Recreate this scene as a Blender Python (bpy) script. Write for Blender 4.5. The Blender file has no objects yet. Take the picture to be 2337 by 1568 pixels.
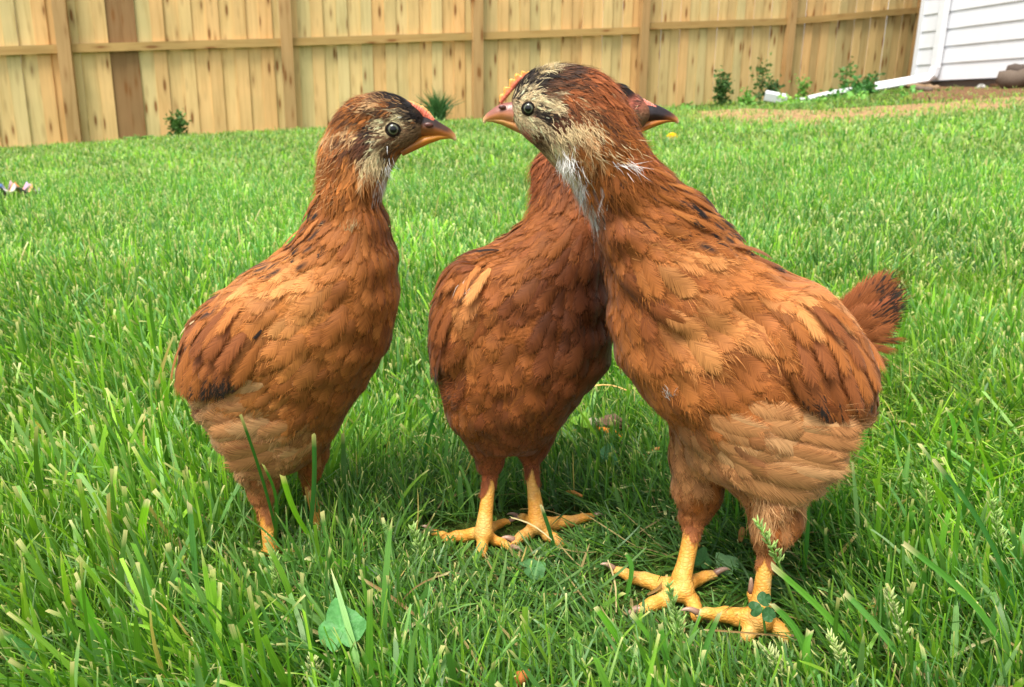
import bpy, bmesh, math, random
import numpy as np
from mathutils import Vector, Matrix
from mathutils.bvhtree import BVHTree

random.seed(7)
RNG = np.random.default_rng(11)
SC = bpy.context.scene
COL = SC.collection

# ------------------------------------------------------------------ camera, sky, sun, exposure
TH = math.radians(17.0)
H = 0.30
F = 1756.0            # focal length in photo units (photo 2336 x 1568 units)
CX, CY = 1168.0, 784.0
cam = bpy.data.cameras.new('camera')
cam.sensor_width = 36.0
cam.lens = 36.0 * F / 2336.0
cam.clip_start = 0.01
cam.clip_end = 500
cam.dof.use_dof = True
cam.dof.focus_distance = 0.47
cam.dof.aperture_fstop = 20
cam_o = bpy.data.objects.new('camera', cam)
COL.objects.link(cam_o)
cam_o.location = (0, 0, H)
cam_o.rotation_euler = (math.radians(90) - TH, 0, 0)
SC.camera = cam_o

SUN_EL, SUN_AZ = math.radians(66), math.radians(215)   # azimuth measured clockwise from +Y
w = bpy.data.worlds.new('World'); SC.world = w; w.use_nodes = True
nt = w.node_tree
sky = nt.nodes.new('ShaderNodeTexSky'); sky.sky_type = 'NISHITA'; sky.sun_disc = False
sky.sun_elevation = SUN_EL; sky.sun_rotation = SUN_AZ
sky.dust_density = 3.0; sky.air_density = 1.0; sky.ozone_density = 0.6
bg = nt.nodes['Background']; bg.inputs[1].default_value = 0.15
hs = nt.nodes.new('ShaderNodeHueSaturation'); hs.inputs['Saturation'].default_value = 0.32   # thin cloud veil
nt.links.new(sky.outputs[0], hs.inputs['Color']); nt.links.new(hs.outputs[0], bg.inputs[0])
sun = bpy.data.lights.new('sun', 'SUN'); sun.energy = 2.7; sun.angle = math.radians(20)
sun.color = (1.0, 0.94, 0.84)
sun_o = bpy.data.objects.new('sun', sun); COL.objects.link(sun_o)
sd = Vector((math.sin(SUN_AZ) * math.cos(SUN_EL), math.cos(SUN_AZ) * math.cos(SUN_EL), math.sin(SUN_EL)))
sun_o.rotation_euler = sd.to_track_quat('Z', 'Y').to_euler()
sun_o.location = (0, -2, 6)
SC.view_settings.view_transform = 'Standard'
SC.view_settings.look = 'None'
SC.view_settings.gamma = 1.0
SC.view_settings.exposure = 0.86
SC.cycles.use_denoising = True
SC.cycles.max_bounces = 6
SC.cycles.transparent_max_bounces = 16
SC.cycles.caustics_reflective = False
SC.cycles.caustics_refractive = False

# ------------------------------------------------------------------ geometry helpers
CT, ST = math.cos(TH), math.sin(TH)

def ray(px, py):
    u = (px - CX) / F; v = (CY - py) / F
    return u, CT + v * ST, -ST + v * CT

def P(px, py, Y):
    """point seen at (px, py) on the upright plane at distance Y"""
    x, y, z = ray(px, py); t = Y / y
    return np.array((x * t, Y, H + z * t))

def G(px, py, z=0.0):
    x, y, zz = ray(px, py); t = (z - H) / zz
    return np.array((x * t, y * t, z))

def scale_at(p):
    """metres per photo unit at world point p"""
    return (p[1] * CT - (p[2] - H) * ST) / F

def proj(pts):
    d = pts[:, 1] * CT - (pts[:, 2] - H) * ST
    up = pts[:, 1] * ST + (pts[:, 2] - H) * CT
    return CX + F * pts[:, 0] / d, CY - F * up / d

def s2l(c):
    c = np.asarray(c, float) / 255.0
    return np.where(c <= 0.04045, c / 12.92, ((c + 0.055) / 1.055) ** 2.4)

def tagp(o, label=None, cat=None, group=None, kind=None):
    if label: o['label'] = label
    if cat: o['category'] = cat
    if group: o['group'] = group
    if kind: o['kind'] = kind
    return o

def empty(name, loc, label, cat, group=None):
    o = bpy.data.objects.new(name, None); COL.objects.link(o)
    o.location = tuple(float(a) for a in loc); o.empty_display_size = 0.05
    return tagp(o, label, cat, group)

def mk(name, verts, faces, mat, parent=None, cols=None, smooth=True, extra=None, mats=None, midx=None, origin=None):
    """faces: list of int arrays (n,3) / (n,4) or list of python tuples; verts in world space"""
    V = np.asarray(verts, dtype=np.float32).reshape(-1, 3)
    if parent is not None:
        off = np.array(parent_off(parent), dtype=np.float32)
    elif origin is not None:
        off = np.array(origin, dtype=np.float32)
    else:
        off = np.zeros(3, np.float32)
    V = V - off
    arrs = []
    if isinstance(faces, (list, tuple)) and len(faces) and isinstance(faces[0], np.ndarray) and faces[0].ndim == 2:
        arrs = [f for f in faces if len(f)]
        loops = np.concatenate([f.ravel() for f in arrs]).astype(np.int32)
        tot = np.concatenate([np.full(len(f), f.shape[1], np.int32) for f in arrs])
    elif isinstance(faces, np.ndarray):
        loops = faces.ravel().astype(np.int32); tot = np.full(len(faces), faces.shape[1], np.int32)
    else:
        loops = np.array([i for f in faces for i in f], np.int32); tot = np.array([len(f) for f in faces], np.int32)
    me = bpy.data.meshes.new(name)
    me.vertices.add(len(V)); me.vertices.foreach_set('co', V.ravel())
    me.loops.add(len(loops)); me.loops.foreach_set('vertex_index', loops)
    me.polygons.add(len(tot))
    st = np.concatenate(([0], np.cumsum(tot)[:-1])).astype(np.int32)
    me.polygons.foreach_set('loop_start', st)
    me.polygons.foreach_set('loop_total', tot)
    me.polygons.foreach_set('use_smooth', np.full(len(tot), bool(smooth)))
    if cols is not None:
        a = me.attributes.new('Col', 'FLOAT_COLOR', 'POINT')
        C = np.ones((len(V), 4), np.float32); C[:, :3] = cols
        a.data.foreach_set('color', C.ravel())
    if extra:
        for k, val in extra.items():
            val = np.asarray(val, np.float32)
            if val.ndim == 1:
                a = me.attributes.new(k, 'FLOAT', 'POINT'); a.data.foreach_set('value', val)
            else:
                a = me.attributes.new(k, 'FLOAT_VECTOR', 'POINT'); a.data.foreach_set('vector', val.ravel())
    for m in (mats or [mat]): me.materials.append(m)
    if midx is not None: me.polygons.foreach_set('material_index', np.asarray(midx, np.int32))
    me.update(calc_edges=True); me.validate()
    o = bpy.data.objects.new(name, me); COL.objects.link(o)
    if parent is not None: o.parent = parent
    elif origin is not None: o.location = tuple(float(a) for a in origin)
    return o

def parent_off(p):
    l = np.zeros(3)
    while p is not None:
        l = l + np.array(p.location); p = p.parent
    return l

class MB:
    """collects simple shapes into one mesh"""
    def __init__(s): s.v = []; s.f = []; s.c = []; s.n = 0
    def add(s, V, Fc, col=(1, 1, 1)):
        V = np.asarray(V, float).reshape(-1, 3)
        s.v.append(V); s.f += [tuple(i + s.n for i in f) for f in Fc]
        c = np.asarray(col, float)
        s.c.append(np.broadcast_to(c, (len(V), 3)) if c.ndim == 1 else c)
        s.n += len(V)
    def box(s, c, ax, ay, az, col=(1, 1, 1)):
        """box with centre c and half axes"""
        c, ax, ay, az = map(lambda a: np.asarray(a, float), (c, ax, ay, az))
        V = [c + i * ax + j * ay + k * az for i in (-1, 1) for j in (-1, 1) for k in (-1, 1)]
        s.add(V, [(0, 1, 3, 2), (4, 6, 7, 5), (0, 4, 5, 1), (2, 3, 7, 6), (0, 2, 6, 4), (1, 5, 7, 3)], col)
    def tube(s, pts, rad, n=10, col=(1, 1, 1), flat=1.0, caps=True):
        V, Fc = tube_mesh(pts, rad, n, flat)
        c = np.asarray(col, float)
        if c.ndim == 2:
            c = np.repeat(c, n, 0); c = np.vstack((c, c[:1], c[-1:]))
        s.add(V, Fc, c)
    def build(s, name, mat, parent=None, smooth=True, origin=None):
        return mk(name, np.vstack(s.v), s.f, mat, parent, np.vstack(s.c), smooth, origin=origin)

def tube_mesh(pts, rad, n=10, flat=1.0, up=None):
    pts = np.asarray(pts, float); m = len(pts)
    rad = np.broadcast_to(np.asarray(rad, float), (m,))
    T = np.gradient(pts, axis=0); T /= np.linalg.norm(T, axis=1)[:, None] + 1e-12
    ref = np.array((0, 0, 1.0)) if up is None else np.asarray(up, float)
    if abs(T[0] @ ref) > 0.9: ref = np.array((0, 1.0, 0))
    V = []
    for i in range(m):
        a = np.cross(T[i], ref); a /= np.linalg.norm(a) + 1e-12
        b = np.cross(a, T[i])
        ref = b
        for k in range(n):
            th = 2 * math.pi * k / n
            V.append(pts[i] + rad[i] * (math.cos(th) * a + flat * math.sin(th) * b))
    Fc = []
    for i in range(m - 1):
        for k in range(n):
            k2 = (k + 1) % n
            Fc.append((i * n + k, i * n + k2, (i + 1) * n + k2, (i + 1) * n + k))
    V.append(pts[0] - T[0] * rad[0] * 0.5); V.append(pts[-1] + T[-1] * rad[-1] * 0.5)
    a0, a1 = m * n, m * n + 1
    for k in range(n):
        k2 = (k + 1) % n
        Fc.append((a0, k2, k)); Fc.append((a1, (m - 1) * n + k, (m - 1) * n + k2))
    return np.array(V), Fc

def sphere_mesh(c, r, nu=16, nv=10, sc=(1, 1, 1)):
    V = []; Fc = []
    for j in range(1, nv):
        ph = math.pi * j / nv
        for i in range(nu):
            th = 2 * math.pi * i / nu
            V.append((math.sin(ph) * math.cos(th) * sc[0], math.sin(ph) * math.sin(th) * sc[1], math.cos(ph) * sc[2]))
    V.append((0, 0, sc[2])); V.append((0, 0, -sc[2]))
    for j in range(nv - 2):
        for i in range(nu):
            i2 = (i + 1) % nu
            Fc.append((j * nu + i, (j + 1) * nu + i, (j + 1) * nu + i2, j * nu + i2))
    t, b = (nv - 1) * nu, (nv - 1) * nu + 1
    for i in range(nu):
        i2 = (i + 1) % nu
        Fc.append((t, i, i2)); Fc.append((b, (nv - 2) * nu + i2, (nv - 2) * nu + i))
    return np.array(V) * r + np.asarray(c), Fc

# ------------------------------------------------------------------ material helpers
def newmat(name, rough=0.6, spec=0.3):
    m = bpy.data.materials.new(name); m.use_nodes = True
    b = m.node_tree.nodes['Principled BSDF']
    b.inputs['Roughness'].default_value = rough
    b.inputs['Specular IOR Level'].default_value = spec
    return m, m.node_tree, b

def N(nt, typ, **kw):
    n = nt.nodes.new(typ)
    for k, v in kw.items():
        if k.startswith('_'): setattr(n, k[1:], v)
        else: n.inputs[k.replace('__', ' ')].default_value = v
    return n

def L(nt, a, b): nt.links.new(a, b)

def mixc(nt, mode, fac, a, b):
    n = nt.nodes.new('ShaderNodeMix'); n.data_type = 'RGBA'; n.blend_type = mode
    for sock, val in ((n.inputs[0], fac), (n.inputs[6], a), (n.inputs[7], b)):
        if hasattr(val, 'links'): nt.links.new(val, sock)
        else: sock.default_value = val if not isinstance(val, tuple) else (*val, 1.0)[:4]
    return n.outputs[2]

def ramp(nt, fac, stops):
    r = nt.nodes.new('ShaderNodeValToRGB')
    e = r.color_ramp.elements
    while len(e) < len(stops): e.new(0.5)
    for el, (p, c) in zip(e, stops):
        el.position = p; el.color = (*c, 1.0) if len(c) == 3 else c
    nt.links.new(fac, r.inputs[0]); return r.outputs[0]

def attr(nt, name):
    a = nt.nodes.new('ShaderNodeAttribute'); a.attribute_name = name; return a

def m_attr_simple(name, rough=0.6, spec=0.3, noise=0.0, nscale=60, bump=0.0, bscale=200, trans=0.0):
    m, t, b = newmat(name, rough, spec)
    c = attr(t, 'Col').outputs['Color']
    if noise:
        tc = t.nodes.new('ShaderNodeTexCoord')
        nz = N(t, 'ShaderNodeTexNoise', Scale=nscale, Detail=4.0, Roughness=0.6); L(t, tc.outputs['Object'], nz.inputs['Vector'])
        r = ramp(t, nz.outputs[0], [(0.25, (1 - noise,) * 3), (0.75, (1 + noise * 0.5,) * 3)])
        c = mixc(t, 'MULTIPLY', 1.0, c, r)
    L(t, c, b.inputs['Base Color'])
    if bump:
        tc = t.nodes.new('ShaderNodeTexCoord')
        nz = N(t, 'ShaderNodeTexNoise', Scale=bscale, Detail=3.0); L(t, tc.outputs['Object'], nz.inputs['Vector'])
        bp = N(t, 'ShaderNodeBump', Strength=bump, Distance=0.002); L(t, nz.outputs[0], bp.inputs['Height']); L(t, bp.outputs[0], b.inputs['Normal'])
    if trans:
        tr = t.nodes.new('ShaderNodeBsdfTranslucent'); L(t, c, tr.inputs[0])
        mx = t.nodes.new('ShaderNodeMixShader'); mx.inputs[0].default_value = trans
        L(t, b.outputs[0], mx.inputs[1]); L(t, tr.outputs[0], mx.inputs[2])
        L(t, mx.outputs[0], t.nodes['Material Output'].inputs[0])
    return m

def m_feather(name):
    """vane with fine barbs running outward from the shaft; uvw attribute = (u, v, random)"""
    m, t, b = newmat(name, 0.62, 0.22)
    col = attr(t, 'Col').outputs['Color']
    uv = attr(t, 'fuv').outputs['Vector']
    sp = t.nodes.new('ShaderNodeSeparateXYZ'); L(t, uv, sp.inputs[0])
    ab = N(t, 'ShaderNodeMath', _operation='ABSOLUTE'); L(t, sp.outputs[0], ab.inputs[0])
    k = N(t, 'ShaderNodeMath', _operation='MULTIPLY'); L(t, ab.outputs[0], k.inputs[0]); k.inputs[1].default_value = 0.42
    sb = N(t, 'ShaderNodeMath', _operation='SUBTRACT'); L(t, sp.outputs[1], sb.inputs[0]); L(t, k.outputs[0], sb.inputs[1])
    cb = t.nodes.new('ShaderNodeCombineXYZ')
    m1 = N(t, 'ShaderNodeMath', _operation='MULTIPLY'); L(t, sb.outputs[0], m1.inputs[0]); m1.inputs[1].default_value = 38.0
    L(t, m1.outputs[0], cb.inputs[0])
    m2 = N(t, 'ShaderNodeMath', _operation='MULTIPLY'); L(t, sp.outputs[0], m2.inputs[0]); m2.inputs[1].default_value = 1.2
    L(t, m2.outputs[0], cb.inputs[1])
    m3 = N(t, 'ShaderNodeMath', _operation='MULTIPLY'); L(t, sp.outputs[2], m3.inputs[0]); m3.inputs[1].default_value = 97.0
    L(t, m3.outputs[0], cb.inputs[2])
    nz = N(t, 'ShaderNodeTexNoise', Scale=1.0, Detail=2.0, Roughness=0.6); L(t, cb.outputs[0], nz.inputs['Vector'])
    r = ramp(t, nz.outputs[0], [(0.3, (0.66, 0.62, 0.6)), (0.5, (1, 1, 1)), (0.75, (1.3, 1.32, 1.34))])
    c = mixc(t, 'MULTIPLY', 1.0, col, r)
    # black mottling of the flight feathers
    cb2 = t.nodes.new('ShaderNodeCombineXYZ')
    n1 = N(t, 'ShaderNodeMath', _operation='MULTIPLY'); L(t, sp.outputs[0], n1.inputs[0]); n1.inputs[1].default_value = 3.0
    n2 = N(t, 'ShaderNodeMath', _operation='MULTIPLY'); L(t, sb.outputs[0], n2.inputs[0]); n2.inputs[1].default_value = 9.0
    L(t, n1.outputs[0], cb2.inputs[0]); L(t, n2.outputs[0], cb2.inputs[1]); L(t, m3.outputs[0], cb2.inputs[2])
    nz3 = N(t, 'ShaderNodeTexNoise', Scale=1.0, Detail=4.0, Roughness=0.7); L(t, cb2.outputs[0], nz3.inputs['Vector'])
    ad = N(t, 'ShaderNodeMath', _operation='ADD'); L(t, nz3.outputs[0], ad.inputs[0]); L(t, attr(t, 'spk').outputs['Fac'], ad.inputs[1])
    mk_ = ramp(t, ad.outputs[0], [(0.74, (0, 0, 0)), (0.82, (1, 1, 1))])
    c = mixc(t, 'MIX', mk_, c, (0.02, 0.013, 0.009))
    L(t, c, b.inputs['Base Color'])
    bp = N(t, 'ShaderNodeBump', Strength=0.55, Distance=0.0004); L(t, nz.outputs[0], bp.inputs['Height']); L(t, bp.outputs[0], b.inputs['Normal'])
    b.inputs['Sheen Weight'].default_value = 0.12
    b.inputs['Sheen Roughness'].default_value = 0.4
    tr = t.nodes.new('ShaderNodeBsdfTranslucent'); L(t, c, tr.inputs[0])
    mx = t.nodes.new('ShaderNodeMixShader'); mx.inputs[0].default_value = 0.16
    L(t, b.outputs[0], mx.inputs[1]); L(t, tr.outputs[0], mx.inputs[2])
    # the rim of the vane breaks up into separate barbs
    def M(op, a, b_=None):
        n = t.nodes.new('ShaderNodeMath'); n.operation = op
        for s_, v_ in ((n.inputs[0], a), (n.inputs[1], b_)):
            if v_ is None: continue
            if hasattr(v_, 'links'): L(t, v_, s_)
            else: s_.default_value = v_
        return n.outputs[0]
    eu = M('SUBTRACT', 1.0, ab.outputs[0]); ev = M('MULTIPLY', M('SUBTRACT', 1.0, sp.outputs[1]), 2.6)
    ed = M('MINIMUM', eu, ev)
    f_ = M('ADD', ed, M('MULTIPLY', M('SUBTRACT', nz.outputs[0], 0.5), 1.5))
    al = ramp(t, f_, [(0.12, (0, 0, 0)), (0.46, (1, 1, 1))])
    tp = t.nodes.new('ShaderNodeBsdfTransparent'); m2_ = t.nodes.new('ShaderNodeMixShader')
    L(t, al, m2_.inputs[0]); L(t, tp.outputs[0], m2_.inputs[1]); L(t, mx.outputs[0], m2_.inputs[2])
    L(t, m2_.outputs[0], t.nodes['Material Output'].inputs[0])
    return m

def m_blade(name, trans=0.38):
    m, t, b = newmat(name, 0.42, 0.35)
    col = attr(t, 'Col').outputs['Color']
    uv = attr(t, 'fuv').outputs['Vector']
    sp = t.nodes.new('ShaderNodeSeparateXYZ'); L(t, uv, sp.inputs[0])
    cb = t.nodes.new('ShaderNodeCombineXYZ')
    m1 = N(t, 'ShaderNodeMath', _operation='MULTIPLY'); L(t, sp.outputs[0], m1.inputs[0]); m1.inputs[1].default_value = 5.0
    m2 = N(t, 'ShaderNodeMath', _operation='MULTIPLY'); L(t, sp.outputs[1], m2.inputs[0]); m2.inputs[1].default_value = 1.5
    m3 = N(t, 'ShaderNodeMath', _operation='MULTIPLY'); L(t, sp.outputs[2], m3.inputs[0]); m3.inputs[1].default_value = 71.0
    L(t, m1.outputs[0], cb.inputs[0]); L(t, m2.outputs[0], cb.inputs[1]); L(t, m3.outputs[0], cb.inputs[2])
    nz = N(t, 'ShaderNodeTexNoise', Scale=1.0, Detail=2.0); L(t, cb.outputs[0], nz.inputs['Vector'])
    r = ramp(t, nz.outputs[0], [(0.3, (0.72, 0.78, 0.7)), (0.7, (1.2, 1.16, 1.2))])
    c = mixc(t, 'MULTIPLY', 1.0, col, r)
    L(t, c, b.inputs['Base Color'])
    tr = t.nodes.new('ShaderNodeBsdfTranslucent')
    c2 = mixc(t, 'MULTIPLY', 1.0, c, (1.35, 1.5, 0.7))
    L(t, c2, tr.inputs[0])
    mx = t.nodes.new('ShaderNodeMixShader'); mx.inputs[0].default_value = trans
    L(t, b.outputs[0], mx.inputs[1]); L(t, tr.outputs[0], mx.inputs[2])
    L(t, mx.outputs[0], t.nodes['Material Output'].inputs[0])
    return m

def m_legskin():
    m, t, b = newmat('leg_scales', 0.5, 0.35)
    tc = t.nodes.new('ShaderNodeTexCoord')
    mp = t.nodes.new('ShaderNodeMapping'); mp.inputs['Scale'].default_value = (0.8, 0.8, 1.7); L(t, tc.outputs['Object'], mp.inputs[0])
    vo = N(t, 'ShaderNodeTexVoronoi', Scale=300.0); vo.feature = 'DISTANCE_TO_EDGE'; L(t, mp.outputs[0], vo.inputs['Vector'])
    nz = N(t, 'ShaderNodeTexNoise', Scale=70.0, Detail=4.0); L(t, tc.outputs['Object'], nz.inputs['Vector'])
    base = ramp(t, nz.outputs[0], [(0.3, tuple(s2l((204, 136, 50)))), (0.5, tuple(s2l((222, 162, 72)))), (0.72, tuple(s2l((228, 188, 112))))])
    e = ramp(t, vo.outputs[0], [(0.0, (0.72, 0.55, 0.42)), (0.12, (1, 1, 1))])
    c = mixc(t, 'MULTIPLY', 0.4, base, e)
    nd = N(t, 'ShaderNodeTexNoise', Scale=34.0, Detail=5.0, Roughness=0.7); L(t, tc.outputs['Object'], nd.inputs['Vector'])
    dd = ramp(t, nd.outputs[0], [(0.5, (1, 1, 1)), (0.72, (0.62, 0.5, 0.4))])
    c = mixc(t, 'MULTIPLY', 1.0, c, dd)
    L(t, c, b.inputs['Base Color'])
    rr = ramp(t, vo.outputs[0], [(0.0, (0, 0, 0)), (0.22, (1, 1, 1))])
    bp = N(t, 'ShaderNodeBump', Strength=0.5, Distance=0.0005); L(t, rr, bp.inputs['Height']); L(t, bp.outputs[0], b.inputs['Normal'])
    b.inputs['Subsurface Weight'].default_value = 0.05
    b.inputs['Subsurface Radius'].default_value = (0.004, 0.0015, 0.0005)
    b.inputs['Subsurface Scale'].default_value = 1.0
    return m

def m_eye():
    m, t, b = newmat('eye_surface', 0.2, 0.35)
    tc = t.nodes.new('ShaderNodeTexCoord')
    sp = t.nodes.new('ShaderNodeSeparateXYZ'); L(t, attr(t, 'fuv').outputs['Vector'], sp.inputs[0])
    c = ramp(t, sp.outputs[0], [(0.0, (0.004, 0.004, 0.004)), (0.40, (0.004, 0.004, 0.004)), (0.44, tuple(s2l((62, 66, 50)))),
                                (0.58, tuple(s2l((100, 102, 80)))), (0.66, tuple(s2l((48, 48, 36)))), (0.71, (0.012, 0.01, 0.008))])
    L(t, c, b.inputs['Base Color'])
    b.inputs['Coat Weight'].default_value = 0.2; b.inputs['Coat Roughness'].default_value = 0.02
    return m

def m_wood():
    m, t, b = newmat('fence_pine', 0.75, 0.2)
    col = attr(t, 'Col').outputs['Color']
    v = attr(t, 'fuv').outputs['Vector']      # across, along, random
    sp = t.nodes.new('ShaderNodeSeparateXYZ'); L(t, v, sp.inputs[0])
    off = N(t, 'ShaderNodeMath', _operation='MULTIPLY'); L(t, sp.outputs[2], off.inputs[0]); off.inputs[1].default_value = 53.0
    cb = t.nodes.new('ShaderNodeCombineXYZ'); L(t, sp.outputs[0], cb.inputs[0]); L(t, sp.outputs[1], cb.inputs[1]); L(t, off.outputs[0], cb.inputs[2])
    mp = t.nodes.new('ShaderNodeMapping'); mp.inputs['Scale'].default_value = (26, 1.3, 1); L(t, cb.outputs[0], mp.inputs[0])
    nz = N(t, 'ShaderNodeTexNoise', Scale=1.0, Detail=5.0, Roughness=0.6, Distortion=0.6); L(t, mp.outputs[0], nz.inputs['Vector'])
    g = ramp(t, nz.outputs[0], [(0.3, (0.85, 0.8, 0.72)), (0.5, (1, 1, 1)), (0.7, (1.06, 1.07, 1.06))])
    c = mixc(t, 'MULTIPLY', 1.0, col, g)
    mp2 = t.nodes.new('ShaderNodeMapping'); mp2.inputs['Scale'].default_value = (11, 2.6, 1); L(t, cb.outputs[0], mp2.inputs[0])
    vo = N(t, 'ShaderNodeTexVoronoi', Scale=1.0); L(t, mp2.outputs[0], vo.inputs['Vector'])
    kn = ramp(t, vo.outputs['Distance'], [(0.12, (0.95, 0.95, 0.95)), (0.19, (0.35, 0.35, 0.35)), (0.34, (0, 0, 0))])
    c = mixc(t, 'MIX', kn, c, tuple(s2l((136, 92, 50))))
    nz2 = N(t, 'ShaderNodeTexNoise', Scale=1.4, Detail=3.0); L(t, cb.outputs[0], nz2.inputs['Vector'])
    g2 = ramp(t, nz2.outputs[0], [(0.35, (0.88, 0.9, 0.86)), (0.65, (1.06, 1.03, 1.0))])
    c = mixc(t, 'MULTIPLY', 1.0, c, g2)
    L(t, c, b.inputs['Base Color'])
    bp = N(t, 'ShaderNodeBump', Strength=0.3, Distance=0.003); L(t, nz.outputs[0], bp.inputs['Height']); L(t, bp.outputs[0], b.inputs['Normal'])
    return m

def m_ground():
    m, t, b = newmat('lawn_soil', 0.95, 0.1)
    tc = t.nodes.new('ShaderNodeTexCoord')
    nz = N(t, 'ShaderNodeTexNoise', Scale=9.0, Detail=8.0, Roughness=0.65); L(t, tc.outputs['Object'], nz.inputs['Vector'])
    nz2 = N(t, 'ShaderNodeTexNoise', Scale=160.0, Detail=4.0, Roughness=0.7); L(t, tc.outputs['Object'], nz2.inputs['Vector'])
    c1 = ramp(t, nz.outputs[0], [(0.35, tuple(s2l((58, 82, 26)))), (0.6, tuple(s2l((92, 120, 44))))])
    c2 = ramp(t, nz2.outputs[0], [(0.35, tuple(s2l((40, 34, 22)))), (0.5, tuple(s2l((66, 66, 34)))), (0.75, tuple(s2l((120, 106, 70))))])
    c = mixc(t, 'MIX', 0.5, c1, c2)
    L(t, c, b.inputs['Base Color'])
    bp = N(t, 'ShaderNodeBump', Strength=0.8, Distance=0.01); L(t, nz2.outputs[0], bp.inputs['Height']); L(t, bp.outputs[0], b.inputs['Normal'])
    return m

def m_dirt():
    m, t, b = newmat('bare_soil', 0.95, 0.1)
    tc = t.nodes.new('ShaderNodeTexCoord')
    nz = N(t, 'ShaderNodeTexNoise', Scale=14.0, Detail=8.0, Roughness=0.7); L(t, tc.outputs['Object'], nz.inputs['Vector'])
    col = attr(t, 'Col').outputs['Color']
    g = ramp(t, nz.outputs[0], [(0.3, (0.55, 0.5, 0.45)), (0.5, (1, 1, 1)), (0.7, (1.35, 1.3, 1.2))])
    c = mixc(t, 'MULTIPLY', 1.0, col, g)
    L(t, c, b.inputs['Base Color'])
    bp = N(t, 'ShaderNodeBump', Strength=1.0, Distance=0.03); L(t, nz.outputs[0], bp.inputs['Height']); L(t, bp.outputs[0], b.inputs['Normal'])
    return m

M_FEATHER = m_feather('feather')
M_BARB = m_attr_simple('feather_barb', 0.6, 0.2, trans=0.25)
M_SKIN = m_attr_simple('bird_skin', 0.75, 0.15, noise=0.35, nscale=260, bump=0.6, bscale=500)
M_LEG = m_legskin()
M_BEAK = m_attr_simple('beak_horn', 0.34, 0.45, noise=0.18, nscale=130, bump=0.15, bscale=300)
M_COMB = m_attr_simple('comb_flesh', 0.42, 0.4, noise=0.2, nscale=300, bump=0.35, bscale=420)
M_EYE = m_eye()
M_BLADE = m_blade('grass_blade')
M_WOOD = m_wood()
M_GROUND = m_ground()
M_DIRT = m_dirt()
M_LEAF = m_blade('leaf', 0.3)
M_PLAIN = m_attr_simple('painted', 0.45, 0.35, noise=0.06, nscale=8)
M_DEBRIS = m_attr_simple('debris', 0.8, 0.2, noise=0.4, nscale=90, bump=0.5, bscale=160)

# ------------------------------------------------------------------ terrain
FD0 = 9.0                                    # distance of the first post
def fpost(i):
    return np.array((FD0 * (-0.548 + 0.248 * i), FD0 * (1 + 0.0837 * i)))
base_px = [(-330, 372), (183, 331), (668, 301), (1108, 274), (1485, 249), (1778, 227), (2096, 192), (2400, 170)]
def ray_at_Y(px, py, Y):
    return P(px, py, Y)
FT = []
for k, (bx_, by_) in enumerate(base_px):
    i = k - 1
    Y = FD0 * (1 + 0.0837 * i)
    p = P(bx_, by_, Y)
    FT.append((p[0] / p[1], p[1], p[2]))
FT = np.array(FT)
FLX = FT[:, 0]

def terrain(x, y):
    x = np.asarray(x, float); y = np.asarray(y, float)
    t = x / np.maximum(y, 0.4)
    t = np.clip(t, -0.95, 0.95)
    yf = np.interp(t, FLX, FT[:, 1]); zf = np.interp(t, FLX, FT[:, 2])
    s = np.clip((y - 0.9) / (yf - 0.9), 0, 1.25)
    near = 0.004 * np.sin(x * 23 + 1) * np.cos(y * 19) + 0.012 * np.sin(x * 2.1 + 2) * np.sin(y * 1.7)
    return zf * np.where(s > 0, s, 0) ** 1.25 + near * np.clip((y - 0.65) * 2, 0.0, 1)

def T(px, py, h=0.0):
    """terrain point under pixel"""
    x, y, z = ray(px, py)
    prev = 0.2
    for t in np.arange(0.2, 25, 0.02):
        if H + z * t <= float(terrain(x * t, y * t)) + h:
            return np.array((x * t, y * t, float(terrain(x * t, y * t)) + h))
    return np.array((x * 12, y * 12, float(terrain(x * 12, y * 12))))

ys = np.concatenate((np.linspace(-3, 0.3, 8), np.linspace(0.4, 4, 60), np.linspace(4.1, 16, 70), np.linspace(18, 60, 10)))
xs = np.concatenate((np.linspace(-40, -9, 8), np.linspace(-8, -2, 30), np.linspace(-1.9, 1.9, 60), np.linspace(2, 9, 35), np.linspace(10, 40, 8)))
XX, YY = np.meshgrid(xs, ys)
ZZ = terrain(XX, YY) - 0.002
nx_, ny_ = len(xs), len(ys)
idx = np.arange(nx_ * ny_).reshape(ny_, nx_)
q = np.stack((idx[:-1, :-1], idx[:-1, 1:], idx[1:, 1:], idx[1:, :-1]), -1).reshape(-1, 4)
o = mk('ground', np.stack((XX, YY, ZZ), -1).reshape(-1, 3), q, M_GROUND)
tagp(o, 'thatchy soil of the lawn under the grass', None, None, 'structure')

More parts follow.
